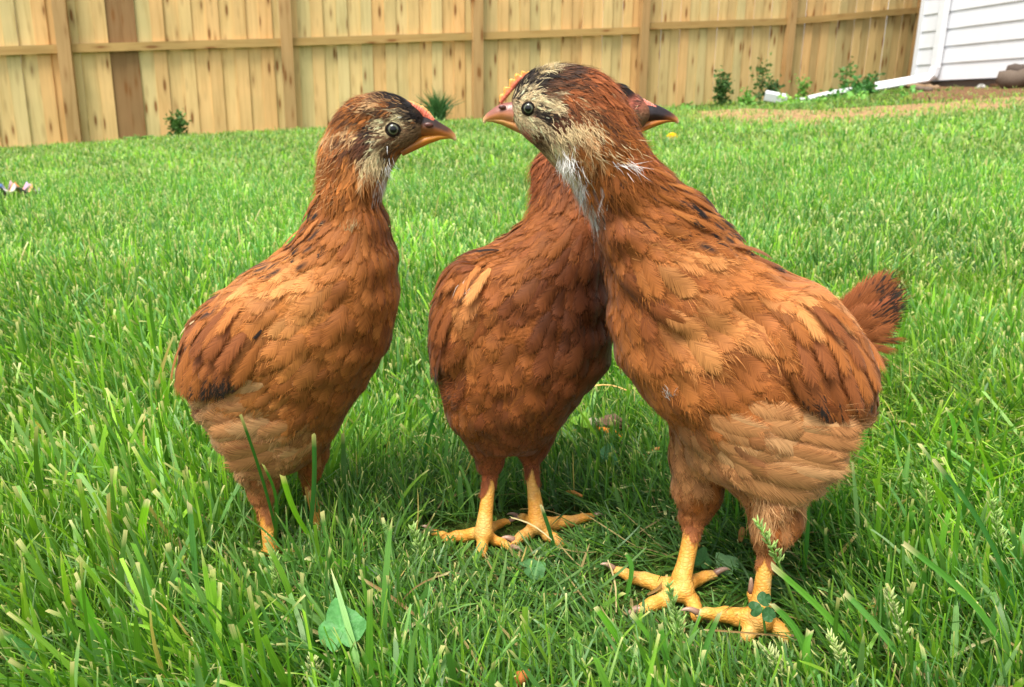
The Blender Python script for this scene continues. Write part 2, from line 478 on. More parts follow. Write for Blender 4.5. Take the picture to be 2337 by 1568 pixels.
# bare soil strip near the house and along the fence foot
def sheet(name, poly_px, lift, colA, label, n=26, mat=None):
    """soil sheet following the terrain between two pixel polylines (near, far)"""
    near, far = poly_px
    V = []; C = []
    for i in range(n):
        a = i / (n - 1)
        nx = np.interp(a, np.linspace(0, 1, len(near)), [p[0] for p in near]); ny = np.interp(a, np.linspace(0, 1, len(near)), [p[1] for p in near])
        fx = np.interp(a, np.linspace(0, 1, len(far)), [p[0] for p in far]); fy = np.interp(a, np.linspace(0, 1, len(far)), [p[1] for p in far])
        p0, p1 = T(nx, ny), T(fx, fy)
        for j in range(9):
            b = j / 8
            p = p0 * (1 - b) + p1 * b
            jit = 0.08 * math.sin(i * 1.9) if j == 0 else 0
            z = float(terrain(p[0], p[1] + jit)) + lift - (0.03 if j in (0, 8) or i in (0, n - 1) else 0)
            V.append((p[0], p[1] + jit, z)); C.append(colA)
    ii = np.arange(n * 9).reshape(n, 9)
    q = np.stack((ii[:-1, :-1], ii[1:, :-1], ii[1:, 1:], ii[:-1, 1:]), -1).reshape(-1, 4)
    o = mk(name, V, q, mat or M_DIRT, cols=C)
    return tagp(o, label, None, None, 'structure')

sheet('soil_patch', ([(1560, 284), (1700, 290), (1850, 293), (2080, 276), (2336, 252)], [(1560, 258), (1700, 250), (1850, 252), (2080, 240), (2400, 215)]),
      0.02, s2l((168, 136, 98)), 'bare tan soil and dry thatch between lawn and weeds')
sheet('mulch_bed', ([(2070, 226), (2170, 238), (2400, 222)], [(2070, 207), (2150, 197), (2400, 184)]),
      0.035, s2l((122, 92, 66)), 'brown mulch and dead leaves along the house base')

# ------------------------------------------------------------------ fence
def wood_box(mb, p0, p1, wdir, w, th, ndir, col, rnd, fuv):
    """board from p0 to p1 (centres of end faces), width along wdir, thickness along ndir"""
    p0 = np.asarray(p0); p1 = np.asarray(p1)
    V = []; U = []
    for a, p in ((0, p0), (1, p1)):
        for i in (-1, 1):
            for j in (-1, 1):
                V.append(p + wdir * w / 2 * i + ndir * th / 2 * j)
                U.append((w / 2 * i, a * np.linalg.norm(p1 - p0), rnd))
    mb.add(V, [(0, 1, 3, 2), (4, 6, 7, 5), (0, 4, 5, 1), (2, 3, 7, 6), (0, 2, 6, 4), (1, 5, 7, 3)], col)
    fuv += U

def build_wood(mb, fuv, name, parent):
    V = np.vstack(mb.v)
    return mk(name, V, mb.f, M_WOOD, parent, np.vstack(mb.c), smooth=False, extra={'fuv': np.array(fuv)})

def fence_base(i):
    Y = FD0 * (1 + 0.0837 * i)
    px = np.interp(i, range(-1, 7), [b[0] for b in base_px]); py = np.interp(i, range(-1, 7), [b[1] for b in base_px])
    # straight line in plan
    xy = fpost(i)
    z = np.interp(i, range(-1, 7), FT[:, 2])
    return np.array((xy[0], xy[1], z))

fdir = np.array((0.248, 0.0837, 0)); fdir /= np.linalg.norm(fdir)
fnor = np.array((fdir[1], -fdir[0], 0))      # toward the camera
# lean of the fence measured on the photo: small tilt to the left part
def lean(i): return np.array((0.045 * max(0, 1 - i / 2.5), 0, 1.0))
fence = empty('wooden_fence', fence_base(2), 'tall pine board privacy fence across the back of the lawn', 'fence')
yel, org, grn, brn = s2l((228, 194, 134)), s2l((228, 178, 118)), s2l((210, 194, 140)), s2l((150, 116, 78))
FH = 2.15
for bay in range(-1, 6):
    mb = MB(); fuv = []
    npk = 16
    i0, i1 = (bay, bay + 1) if bay < 5 else (5, 6.1)
    for k in range(npk):
        a = i0 + (i1 - i0) * (k + 0.5) / npk
        b = fence_base(a)
        span = np.linalg.norm(fence_base(i1)[:2] - fence_base(i0)[:2]) / npk
        r = random.random() * 0.8
        c = yel * (1 - r) + (org if random.random() < 0.5 else grn) * r
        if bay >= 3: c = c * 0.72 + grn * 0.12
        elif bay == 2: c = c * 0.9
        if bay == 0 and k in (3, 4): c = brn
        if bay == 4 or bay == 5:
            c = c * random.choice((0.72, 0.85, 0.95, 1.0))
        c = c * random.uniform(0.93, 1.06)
        ln = lean(a)
        dy = fnor * (random.uniform(-0.003, 0.003) - 0.018 * (k % 2))
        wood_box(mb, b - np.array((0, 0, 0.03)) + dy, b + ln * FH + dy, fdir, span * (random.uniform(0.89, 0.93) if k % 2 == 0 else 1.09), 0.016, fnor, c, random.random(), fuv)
    o = build_wood(mb, fuv, 'picket_panel', fence)
    # rails on the camera side
    RH = [1.02 if bay < 3 else 1.07, 2.02]
    for rh in RH:
        mb = MB(); fuv = []
        e0, e1 = i0 + 0.025, (i1 - 0.025 if bay < 5 else 5.55)
        p0 = fence_base(e0) + lean(e0) * rh + fnor * 0.036
        p1 = fence_base(e1) + lean(e1) * rh + fnor * 0.036
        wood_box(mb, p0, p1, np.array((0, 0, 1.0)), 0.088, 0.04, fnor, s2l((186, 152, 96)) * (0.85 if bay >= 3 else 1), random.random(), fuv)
        build_wood(mb, fuv, 'rail', fence)
for i in range(-1, 6):
    b = fence_base(i) + fnor * 0.062
    mb = MB(); fuv = []
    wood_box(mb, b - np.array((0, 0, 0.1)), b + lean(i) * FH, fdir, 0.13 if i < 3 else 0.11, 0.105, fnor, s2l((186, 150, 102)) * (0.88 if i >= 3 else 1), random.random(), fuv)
    build_wood(mb, fuv, 'post', fence)
# rot board along the foot of the first bays
mb = MB(); fuv = []
p0 = fence_base(-1.0) + fnor * 0.02 + np.array((0, 0, -0.02)); p1 = fence_base(0.98) + fnor * 0.02 + np.array((0, 0, -0.03))
wood_box(mb, p0, p1, np.array((0, 0, 1.0)), 0.12, 0.018, fnor, s2l((176, 142, 96)), 0.3, fuv)
build_wood(mb, fuv, 'kick_board', fence)

# ------------------------------------------------------------------ house
HD = 11.3
hb = P(2096, 192, HD); hb[2] -= 0.04
hc = P(2088, 186, HD)
wd = np.array((0.246, -1.0, 0)); wd /= np.linalg.norm(wd)      # along the wall toward the camera
wn = np.array((-1.0, -0.246, 0)); wn /= np.linalg.norm(wn)     # outward
house = empty('house', (hc[0], hc[1], hc[2]), 'white house corner with horizontal vinyl siding behind the lawn', 'house')
white = s2l((224, 226, 231))
mb = MB()
z0 = hc[2]; ex = 0.213; LW = 7.0; slope_in = 0.014
for k in range(16):
    za, zb = z0 + k * ex, z0 + (k + 1) * ex
    A = np.array((hc[0], hc[1], 0.0)); B = A + wd * LW
    o0 = wn * 0.020; o1 = wn * 0.006
    V = [A + o0 + (0, 0, za), B + o0 + (0, 0, za), B + o1 + (0, 0, zb), A + o1 + (0, 0, zb), A - wn * 0.1 + (0, 0, za), B - wn * 0.1 + (0, 0, za)]
    mb.add(V, [(0, 1, 2, 3), (4, 5, 1, 0)], white)
mb.build('siding_wall', M_PLAIN, house, smooth=False)
mb = MB()
A = np.array((hc[0], hc[1], 0.0))
mb.box(A + wn * 0.012 - wd * 0.03 + (0, 0, z0 + 16 * ex / 2), wd * 0.035, wn * 0.022, (0, 0, 16 * ex / 2 + 0.02), white * 0.97)
mb.build('corner_trim', M_PLAIN, house, smooth=False)
# far side wall, plinth and eave so the building has a body
mb = MB()
C0 = A - wd * 0.06
mb.box(C0 - wn * 2.6 + (0, 0, z0 + 16 * ex / 2) + wd * 0.05, wn * 2.55, wd * 0.04, (0, 0, 16 * ex / 2), white)
mb.build('end_wall', M_PLAIN, house, smooth=False)
mb = MB()
mb.box(A + wd * LW / 2 - wn * 0.06 + (0, 0, z0 - 0.3), wd * LW / 2, wn * 0.04, (0, 0, 0.29), s2l((96, 88, 80)))
mb.build('foundation', M_DEBRIS, house, smooth=False)
mb = MB()
mb.box(A + wd * LW / 2 - wn * 2.4 + (0, 0, z0 + 16 * ex + 0.06), wd * (LW / 2 + 0.3), wn * 2.8, (0, 0, 0.05), s2l((90, 86, 84)))
mb.build('roof', M_DEBRIS, house, smooth=False)

# downspout
def boxpipe(mb, pts, w, d, col):
    pts = [np.asarray(p, float) for p in pts]
    V = []; n = len(pts); Fc = []
    r = 0.22
    prof = [(-1, -1 + r), (-1, 1 - r), (-1 + r, 1), (1 - r, 1), (1, 1 - r), (1, -1 + r), (1 - r, -1), (-1 + r, -1)]
    m = len(prof)
    for i, p in enumerate(pts):
        t = (pts[min(i + 1, n - 1)] - pts[max(i - 1, 0)]); t /= np.linalg.norm(t)
        a = wn - t * (wn @ t); a /= np.linalg.norm(a); b = np.cross(t, a)
        for (q0, q1) in prof: V.append(p + b * q0 * w / 2 + a * q1 * d / 2)
    for i in range(n - 1):
        for k in range(m):
            k2 = (k + 1) % m
            Fc.append((i * m + k, i * m + k2, (i + 1) * m + k2, (i + 1) * m + k))
    Fc.append(tuple(range(m))); Fc.append(tuple(range((n - 1) * m, n * m))[::-1])
    mb.add(V, Fc, col)
def onwall(px, py, off):
    x, y, z = ray(px, py)
    # intersect with the wall plane moved outward by off
    A0 = A + wn * off
    t = (A0[0] * wn[0] + A0[1] * wn[1]) / (x * wn[0] + y * wn[1])
    return np.array((x * t, y * t, H + z * t))
spb = onwall(2133, 160, 0.09)
spt = spb + np.array((0, 0, 2.9))
s_el = P(2124, 176, spb[1] + 0.01)
mb = MB()
pw = s2l((228, 230, 234))
boxpipe(mb, [spt, spb + (0, 0, 0.09), spb + (0, 0, 0.02)], 0.115, 0.08, pw)
ds = empty('downspout', spb, 'white downspout on the siding with an elbow toward the fence', 'downspout')
mb.build('pipe', M_PLAIN, ds, smooth=False)
mb = MB()
boxpipe(mb, [spb + (0, 0, 0.04), P(2128, 172, spb[1]), P(2117, 179, spb[1] + 0.03), P(2060, 188, spb[1] + 0.1), P(1996, 199, spb[1] + 0.2)], 0.11, 0.085, pw)
mb.build('elbow', M_PLAIN, ds, smooth=False)
mb = MB()
boxpipe(mb, [P(1950, 206, 10.9), P(1900, 215, 10.8), P(1842, 229, 10.6)], 0.10, 0.07, pw)
o = mb.build('gutter_piece', M_PLAIN, None, smooth=False)
tagp(o, 'long white downspout length lying in the weeds', 'downspout piece', 'loose downspout pieces')
mb = MB()
a_, b_ = P(1745, 218, 10.6), P(1795, 228, 10.5)
boxpipe(mb, [a_, b_], 0.12, 0.09, pw)
o = mb.build('gutter_piece', M_PLAIN, None, smooth=False)
tagp(o, 'short white downspout piece with dark open end by the fence', 'downspout piece', 'loose downspout pieces')
mb = MB(); dr = (a_ - b_) / np.linalg.norm(a_ - b_)
boxpipe(mb, [a_ + dr * 0.001, a_ + dr * 0.004], 0.1, 0.07, (0.02, 0.02, 0.02))  # near-black plate stands in for the shade inside the pipe
mb.build('opening_shade', M_PLAIN, o, smooth=False).location = (0, 0, 0)
mb = MB()
boxpipe(mb, [P(1835, 231, 10.55), P(1818, 232, 10.5)], 0.08, 0.06, pw)
o = mb.build('gutter_piece', M_PLAIN, None, smooth=False)
tagp(o, 'smallest white pipe scrap at the low end of the long downspout length', 'downspout piece', 'loose downspout pieces')

# weathered timbers at the right edge
def rough_log(name, a, b, r, col, label, cat, group=None):
    a, b = np.asarray(a), np.asarray(b); n = 9
    pts = [a + (b - a) * i / n + np.array((0, 0, 0.15 * r * math.sin(i * 2.1))) for i in range(n + 1)]
    rad = [r * (1 + 0.14 * math.sin(i * 3.3 + r * 90)) for i in range(n + 1)]
    V, Fc = tube_mesh(pts, rad, 12)
    V = V + RNG.normal(0, r * 0.06, V.shape)
    mb = MB(); mb.add(V, Fc, col)
    o = mb.build(name, M_DEBRIS, None)
    return tagp(o, label, cat, group)
rough_log('timber', P(2285, 184, 9.4), P(2420, 172, 9.0), 0.10, s2l((110, 96, 84)), 'thick grey weathered timber lowest in the heap by the siding', 'timber', 'old timbers by the house')
rough_log('timber', P(2300, 163, 9.5), P(2420, 150, 9.2), 0.07, s2l((92, 80, 72)), 'dark grey timber on top of the heap by the siding', 'timber', 'old timbers by the house')
for k, (x0, y0, x1, y1, r, lab) in enumerate([(2060, 206, 2135, 212, 0.035, 'pale brown branch lying below the downspout elbow'), (2080, 213, 2120, 216, 0.03, 'short grey stick in front of the pale branch'),
                                    (2140, 194, 2200, 200, 0.025, 'thin dark stick along the foot of the siding'), (2190, 203, 2290, 206, 0.03, 'long brown stick on the mulch beside the timbers')]):
    rough_log('stick', T(x0, y0) + (0, 0, 0.06), T(x1, y1) + (0, 0, 0.05), r, s2l(((150, 124, 96), (120, 104, 90), (84, 66, 54), (118, 88, 66))[k]), lab, 'stick', 'sticks by the house')

def merge(parts):
    V, Q, C, U = [], [], [], []; off = 0
    for v, q, c, u in parts:
        V.append(v); Q.append(q + off); C.append(c); U.append(u); off += len(v)
    return np.vstack(V), np.vstack(Q), np.vstack(C), np.vstack(U)

# ------------------------------------------------------------------ birds
def interp_rows(rows, n):
    R = np.array(rows, float); y = R[:, 0]
    tt = np.linspace(0, 1, n)
    # parameter follows y but denser at the ends
    yy = y[0] + (y[-1] - y[0]) * (0.5 - 0.5 * np.cos(np.pi * tt)) * 0.35 + (y[-1] - y[0]) * tt * 0.65
    out = [yy]
    for k in range(1, R.shape[1]):
        # monotone-ish cubic via finite differences
        m = np.gradient(R[:, k], y)
        i = np.clip(np.searchsorted(y, yy) - 1, 0, len(y) - 2)
        h = y[i + 1] - y[i]; t = (yy - y[i]) / h
        h00 = 2 * t**3 - 3 * t**2 + 1; h10 = t**3 - 2 * t**2 + t; h01 = -2 * t**3 + 3 * t**2; h11 = t**3 - t**2
        out.append(h00 * R[i, k] + h10 * h * m[i] + h01 * R[i + 1, k] + h11 * h * m[i + 1])
    return np.stack(out, 1)

def loft_rows(rows, Y0, shrink=0.958, n=90, nr=44):
    R = interp_rows(rows, n)
    V = []
    for (py, xl, xr, hd, yo) in R:
        cx = (xl + xr) / 2; p = P(cx, py, Y0 + yo); s = scale_at(p)
        a = max((xr - xl) / 2 * s * shrink, 0.002); b = max(hd * s, 0.002)
        for k in range(nr):
            th = 2 * math.pi * k / nr
            c_, s_ = math.cos(th), math.sin(th)
            e = 0.92
            V.append(p + np.array((a * math.copysign(abs(c_) ** e, c_), b * math.copysign(abs(s_) ** e, s_), 0)))
    Fc = []
    for i in range(n - 1):
        for k in range(nr):
            k2 = (k + 1) % nr
            Fc.append((i * nr + k, (i + 1) * nr + k, (i + 1) * nr + k2, i * nr + k2))
    V.append(np.mean(V[:nr], 0) + (0, 0, 0.002)); V.append(np.mean(V[(n - 1) * nr:n * nr], 0) - (0, 0, 0.004))
    t, b = n * nr, n * nr + 1
    for k in range(nr):
        k2 = (k + 1) % nr
        Fc.append((t, k, k2)); Fc.append((b, (n - 1) * nr + k2, (n - 1) * nr + k))
    return np.array(V), Fc

def chain_mesh(mb, pts, rad):
    """capsule chain: dense spheres at joints and frusta between them"""
    V, Fc = tube_mesh(pts, rad, 12)
    mb.add(V, Fc)
    for p, r in zip(pts, rad):
        V, Fc = sphere_mesh(p, r * 1.02, 12, 8); mb.add(V, Fc)

def smooth_mesh(V, E, wt, iters, lam=0.5):
    n = len(V); deg = np.bincount(E.ravel(), minlength=n)[:, None]
    for _ in range(iters):
        S = np.zeros_like(V)
        for k in range(3):
            S[:, k] = np.bincount(E[:, 0], V[E[:, 1], k], n) + np.bincount(E[:, 1], V[E[:, 0], k], n)
        V = V + wt * lam * (S / np.maximum(deg, 1) - V)
    return V

class Ctl:
    """plumage chart: control points in photo units -> interpolated values"""
    def __init__(s, rows, tone=1.0):
        s.p = np.array([(r[0], r[1]) for r in rows], float)
        s.L = np.array([r[2] for r in rows], float) / 1000
        s.W = np.array([r[3] for r in rows], float) / 1000
        d = np.array([(r[4], r[5]) for r in rows], float); s.d = d / np.linalg.norm(d, axis=1)[:, None]
        s.c = np.array([s2l(PAL[r[6]]) for r in rows]) * tone
        s.lift = np.array([r[7] for r in rows], float)
        s.fr = np.array([r[8] for r in rows], float)
        s.bk = np.array([r[9] if len(r) > 9 else 0 for r in rows], float)
    def w(s, px, py, pw=3.2):
        d2 = (px[:, None] - s.p[None, :, 0]) ** 2 + (py[:, None] - s.p[None, :, 1]) ** 2 + 30.0
        W = d2 ** (-pw / 2); return W / W.sum(1, keepdims=True)

PAL = dict(tail=(150, 84, 48), rust=(160, 95, 42), dk=(134, 76, 36), dk2=(110, 61, 31), org=(182, 113, 54), lt=(204, 138, 76), pale=(212, 166, 114), fluff=(200, 150, 100), fluf3=(182, 125, 76), fluf4=(166, 106, 60),
           fluf2=(188, 132, 82), cream=(222, 198, 150), white=(250, 247, 242), black=(32, 24, 20), brown=(98, 62, 38), ear=(96, 58, 38),
           dface=(140, 110, 78), red=(158, 90, 48), crown=(86, 57, 38), pink=(212, 128, 104), leg=(172, 108, 60))

def feathers(name, bvh, pts, nrm, ctl, parent, small, jit=1.0):
    """grow feathers from surface points; each follows the skin along the plumage flow"""
    n = len(pts)
    if n == 0: return
    px, py = proj(pts); Wt = ctl.w(px, py)
    Ln = (Wt @ ctl.L) * RNG.uniform(0.8, 1.2, n); szv = RNG.uniform(0.78, 1.3, n); Wd = (Wt @ ctl.W) * szv * 1.15; Ln = Ln * szv ** 0.7 * (1.0 if small else 1.18)
    lift = (Wt @ ctl.lift) * RNG.uniform(0.4, 1.1, n) * (1.0 if small else 0.8); fr = Wt @ ctl.fr; bk = Wt @ ctl.bk; bk = np.where(bk < 0.13, 0, np.minimum(bk * 2.0, 0.85))
    # sharper colour lookup, jittered so patches have ragged borders
    jx = RNG.normal(0, 6 if small else 14, (2, n))
    Wc = ctl.w(px + jx[0], py + jx[1], 5.0)
    if small:
        # face and crown: every little feather takes one of the nearby tones, which mottles the borders
        cs = np.cumsum(Wc, 1); pick = (RNG.random(n)[:, None] > cs).sum(1).clip(0, len(ctl.p) - 1)
        col = 0.65 * ctl.c[pick] + 0.35 * (Wc @ ctl.c)
    else: col = Wc @ ctl.c
    m = 5 if small else 9
    pos = pts.copy(); nr = nrm.copy()
    A = np.zeros((n, m, 3)); NN = np.zeros((n, m, 3)); A[:, 0] = pos; NN[:, 0] = nr
    T0 = None
    da = RNG.normal(0, 0.09 if not small else 0.2, n) * jit
    for j in range(1, m):
        px, py = proj(pos); Wd_ = ctl.w(px, py, 2.6); d = Wd_ @ ctl.d
        ca, sa = np.cos(da), np.sin(da)
        d = np.stack((d[:, 0] * ca - d[:, 1] * sa, d[:, 0] * sa + d[:, 1] * ca), -1)
        D = np.stack((d[:, 0], np.zeros(n), -d[:, 1]), -1)
        D -= nr * (D * nr).sum(1, keepdims=True)
        ln = np.linalg.norm(D, axis=1, keepdims=True); D /= np.maximum(ln, 1e-6)
        if T0 is not None:
            D = 0.5 * D + 0.5 * T0; D /= np.linalg.norm(D, axis=1, keepdims=True) + 1e-9
        T0 = D
        pos = pos + D * (Ln / (m - 1))[:, None]
        for i in range(n):
            q, nn, _, dist = bvh.find_nearest(Vector(pos[i]))
            if q is not None:
                hug = 1.0 if dist < 0.012 else 0.3
                pos[i] = pos[i] * (1 - hug) + np.array(q) * hug
                nr[i] = 0.5 * nr[i] + 0.5 * np.array(nn)
        nr /= np.linalg.norm(nr, axis=1, keepdims=True) + 1e-9
        A[:, j] = pos; NN[:, j] = nr
    v = np.linspace(0, 1, m)
    h = (0.0003 + 0.0004 * RNG.random(n))[:, None] + (lift * Ln)[:, None] * v[None, :] ** 0.9
    A = A + NN * h[..., None]
    Tn = np.gradient(A, axis=1); Tn /= np.linalg.norm(Tn, axis=2, keepdims=True) + 1e-9
    S = np.cross(NN, Tn); S /= np.linalg.norm(S, axis=2, keepdims=True) + 1e-9
    k = 3 if small else 7
    u = np.linspace(-1, 1, k)
    if small: prof = np.interp(v, [0, 0.25, 0.6, 1], [0.5, 0.9, 1.0, 0.12])
    else: prof = np.interp(v, [0, 0.12, 0.3, 0.55, 0.75, 0.9, 1], [0.3, 0.62, 0.9, 1.0, 0.96, 0.76, 0.34])
    hw = 0.5 * Wd[:, None] * prof[None, :]
    edge = 1 + RNG.normal(0, 0.05, (n, m, k)) * (np.abs(u) > 0.9)
    # camber and backward sweep of the vane edges
    X = A[:, :, None, :] + S[:, :, None, :] * (u[None, None, :] * edge * hw[..., None])[..., None]
    X -= NN[:, :, None, :] * (np.abs(u)[None, None, :] ** 2 * hw[..., None] * 0.22)[..., None]
    sweep = (np.abs(u)[None, None, :] ** 2) * (v[None, :, None] - 0.15).clip(0) * 0.14 * Ln[:, None, None]
    X -= Tn[:, :, None, :] * sweep[..., None]
    tip = RNG.normal(0, 0.02, (n, k)) * Ln[:, None]
    X[:, -1] += Tn[:, -1][:, None, :] * tip[..., None]
    # colour: darker centre, paler rim, some black streaks
    hue = RNG.normal(0, 0.05, n); lum = np.exp(RNG.normal(0, 0.30 if small else 0.10, n))[:, None]
    cb = np.minimum(col * lum * np.stack((1 + hue, 1 + hue * 1.6, 1 + hue * 1.6), -1).clip(0.5, 1.6), 0.85)
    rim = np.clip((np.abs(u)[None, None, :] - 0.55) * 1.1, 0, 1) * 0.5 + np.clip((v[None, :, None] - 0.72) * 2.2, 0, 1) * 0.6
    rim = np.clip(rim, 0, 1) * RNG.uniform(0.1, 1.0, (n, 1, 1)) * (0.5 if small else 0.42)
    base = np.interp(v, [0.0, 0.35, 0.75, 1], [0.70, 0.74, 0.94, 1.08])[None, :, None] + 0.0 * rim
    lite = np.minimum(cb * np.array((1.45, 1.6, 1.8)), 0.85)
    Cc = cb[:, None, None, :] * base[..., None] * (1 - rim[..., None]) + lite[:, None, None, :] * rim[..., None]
    isb = RNG.random(n) < bk
    st = np.clip((RNG.uniform(0.25, 0.6, (n, 1, 1)) - np.abs(u)[None, None, :]) * 5, 0, 1) * np.clip((v[None, :, None] - RNG.uniform(0.3, 0.55, (n, 1, 1))) * 8, 0, 1) * np.clip((RNG.uniform(0.88, 1.1, (n, 1, 1)) - v[None, :, None]) * 12, 0, 1) * isb[:, None, None]
    Cc = Cc * (1 - st[..., None]) + s2l(PAL['black'])[None, None, None, :] * st[..., None]
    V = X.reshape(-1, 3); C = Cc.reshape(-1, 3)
    U = np.zeros((n, m, k, 3)); U[..., 0] = u[None, None, :]; U[..., 1] = v[None, :, None]; U[..., 2] = RNG.random(n)[:, None, None]
    b0 = (np.arange(n) * m * k)[:, None, None] + (np.arange(m - 1) * k)[None, :, None] + np.arange(k - 1)[None, None, :]
    q = np.stack((b0, b0 + k, b0 + k + 1, b0 + 1), -1).reshape(-1, 4)
    # loose barbs along the outer half
    nb = 4 if small else 30
    ii = np.repeat(np.arange(n), nb)
    keep = RNG.random(len(ii)) < np.clip(fr[ii], 0, 1); ii = ii[keep]; nbt = len(ii)
    vv = RNG.uniform(0.35, 1.0, nbt) ** 0.7
    fj = vv * (m - 1); j0 = np.minimum(fj.astype(int), m - 2); ft = (fj - j0)[:, None]
    Ax = A[ii, j0] * (1 - ft) + A[ii, j0 + 1] * ft
    Tx = Tn[ii, j0]; Sx = S[ii, j0]; Nx = NN[ii, j0]
    hwx = (hw[ii, j0][:, None] * (1 - ft) + hw[ii, j0 + 1][:, None] * ft)
    sg = RNG.choice([-1.0, 1.0], nbt)[:, None] * RNG.uniform(0.1, 1.0, (nbt, 1))
    root = Ax + Sx * hwx * sg * 0.8 - Nx * hwx * 0.1
    al = RNG.uniform(0.05, 0.5, (nbt, 1)) * np.sign(sg)
    Dr = Tx * np.cos(al) + Sx * np.sin(al) + Nx * RNG.uniform(-0.08, 0.10, (nbt, 1))
    bl = (Wd[ii] * RNG.uniform(0.15, 0.42, nbt) if not small else Ln[ii] * RNG.uniform(0.3, 0.8, nbt))[:, None] * (0.6 + 0.8 * fr[ii][:, None])
    bw = RNG.uniform(0.00009, 0.00018, (nbt, 1))
    Sd = np.cross(Dr, Nx); Sd /= np.linalg.norm(Sd, axis=1, keepdims=True) + 1e-9
    droop = np.array((0, 0, -0.25)) * bl
    mid = root + Dr * bl * 0.55; tipp = root + Dr * bl + droop * RNG.random((nbt, 1))
    BV = np.stack((root - Sd * bw, root + Sd * bw, mid - Sd * bw * 0.8, mid + Sd * bw * 0.8, tipp), 1).reshape(-1, 3)
    o0 = np.arange(nbt) * 5
    bq = np.stack((o0, o0 + 1, o0 + 3, o0 + 2), -1); bt = np.stack((o0 + 2, o0 + 3, o0 + 4), -1)
    bc = np.repeat(np.minimum(col[ii] * RNG.uniform(0.75, 1.5, (nbt, 1)) * np.array((1.0, 1.08, 1.15)), 0.9), 5, 0)
    return (V, q, C, U.reshape(-1, 3)), (BV, bq, bt, bc)

def strands(mb_list, roots, dirs, ln, wd, col, curl=0.2):
    """loose down strands"""
    n = len(roots); side = np.cross(dirs, np.array((0.1, -1.0, 0.2))); side /= np.linalg.norm(side, axis=1, keepdims=True) + 1e-9
    k = RNG.normal(0, curl, (n, 3))
    p1 = roots + (dirs + k * 0.3) * ln[:, None] * 0.5; p2 = roots + (dirs + k) * ln[:, None]
    wd = wd[:, None]
    V = np.stack((roots - side * wd, roots + side * wd, p1 - side * wd * 0.7, p1 + side * wd * 0.7, p2), 1).reshape(-1, 3)
    o0 = np.arange(n) * 5
    mb_list.append((V, np.stack((o0, o0 + 1, o0 + 3, o0 + 2), -1), np.stack((o0 + 2, o0 + 3, o0 + 4), -1), np.repeat(col, 5, 0)))

def quill_feather(out, base, tip, w, nrm, col, bend=0.0, speck=0.0, rimdark=0.0, m=12, k=7, tipround=0.5):
    """one large feather between two world points"""
    base, tip, nrm = map(np.asarray, (base, tip, nrm)); d = tip - base; Ld = np.linalg.norm(d); d = d / Ld
    nrm = nrm - d * (nrm @ d); nrm = nrm / np.linalg.norm(nrm)
    s = np.cross(nrm, d)
    v = np.linspace(0, 1, m); u = np.linspace(-1, 1, k)
    ax = base[None] + d[None] * (v * Ld)[:, None] + s[None] * (bend * Ld * np.sin(np.pi * v * 0.5) ** 2)[:, None] + nrm[None] * (0.05 * Ld * np.sin(np.pi * v))[:, None]
    prof = np.interp(v, [0, 0.15, 0.5, 0.8, 0.93, 1], [0.4, 0.8, 1.0, 0.98, 0.88, 0.55])
    X = ax[:, None, :] + s[None, None] * (u[None, :] * prof[:, None] * w / 2 * (1 + RNG.normal(0, 0.05, (m, k)) * (np.abs(u) > 0.9)))[..., None]
    X -= nrm[None, None] * ((np.abs(u) ** 2)[None, :] * prof[:, None] * w * 0.10)[..., None]
    X -= d[None, None] * ((np.abs(u) ** 2)[None, :] * (v[:, None]) * w * 0.25)[..., None]
    C = np.tile(np.asarray(col)[None, None], (m, k, 1)) * RNG.uniform(0.94, 1.06)
    rim = np.clip((np.abs(u) - 0.7) * 2, 0, 1)[None, :, None]
    C = C * (1 - rim * 0.5) + np.minimum(np.asarray(col) * 1.5, 0.8) * rim * 0.5
    spk = np.tile((np.clip((v - 0.2) * 2, 0, 1) * (0.12 + 0.45 * speck) if speck else v * 0)[:, None], (1, k))
    U = np.zeros((m, k, 3)); U[..., 0] = u[None]; U[..., 1] = v[:, None]; U[..., 2] = random.random()
    b0 = (np.arange(m - 1) * k)[:, None] + np.arange(k - 1)[None]
    q = np.stack((b0, b0 + k, b0 + k + 1, b0 + 1), -1).reshape(-1, 4)
    out.append((X.reshape(-1, 3), q, C.reshape(-1, 3), np.hstack((U.reshape(-1, 3), spk.reshape(-1, 1)))))

def remesh_union(mb, voxel):
    me = bpy.data.meshes.new('tmp'); V = np.vstack(mb.v)
    me.from_pydata([tuple(v) for v in V], [], mb.f); me.update()
    o = bpy.data.objects.new('tmp', me); COL.objects.link(o)
    md = o.modifiers.new('r', 'REMESH'); md.mode = 'VOXEL'; md.voxel_size = voxel
    dg = bpy.context.evaluated_depsgraph_get(); ev = o.evaluated_get(dg); m2 = ev.to_mesh()
    nv = len(m2.vertices); co = np.zeros(nv * 3, np.float32); m2.vertices.foreach_get('co', co); co = co.reshape(-1, 3).astype(float)
    ne = len(m2.edges); E = np.zeros(ne * 2, np.int32); m2.edges.foreach_get('vertices', E); E = E.reshape(-1, 2)
    npol = len(m2.polygons); nl = len(m2.loops)
    lp = np.zeros(nl, np.int32); m2.loops.foreach_get('vertex_index', lp)
    tot = np.zeros(npol, np.int32); m2.polygons.foreach_get('loop_total', tot)
    ev.to_mesh_clear(); bpy.data.objects.remove(o); bpy.data.meshes.remove(me)
    if (tot == 4).all(): Fq = lp.reshape(-1, 4)
    else:
        st = np.cumsum(tot) - tot
        Fq = np.array([[lp[s], lp[s + 1], lp[s + 2], lp[s + 3] if t > 3 else lp[s + 2]] for s, t in zip(st, tot)])
    return co, E, Fq

def segdist(pts, a, b, ra, rb):
    ab = b - a; t = np.clip(((pts - a) @ ab) / (ab @ ab), 0, 1)
    d = np.linalg.norm(pts - (a + t[:, None] * ab), axis=1)
    return d / (ra + (rb - ra) * t)

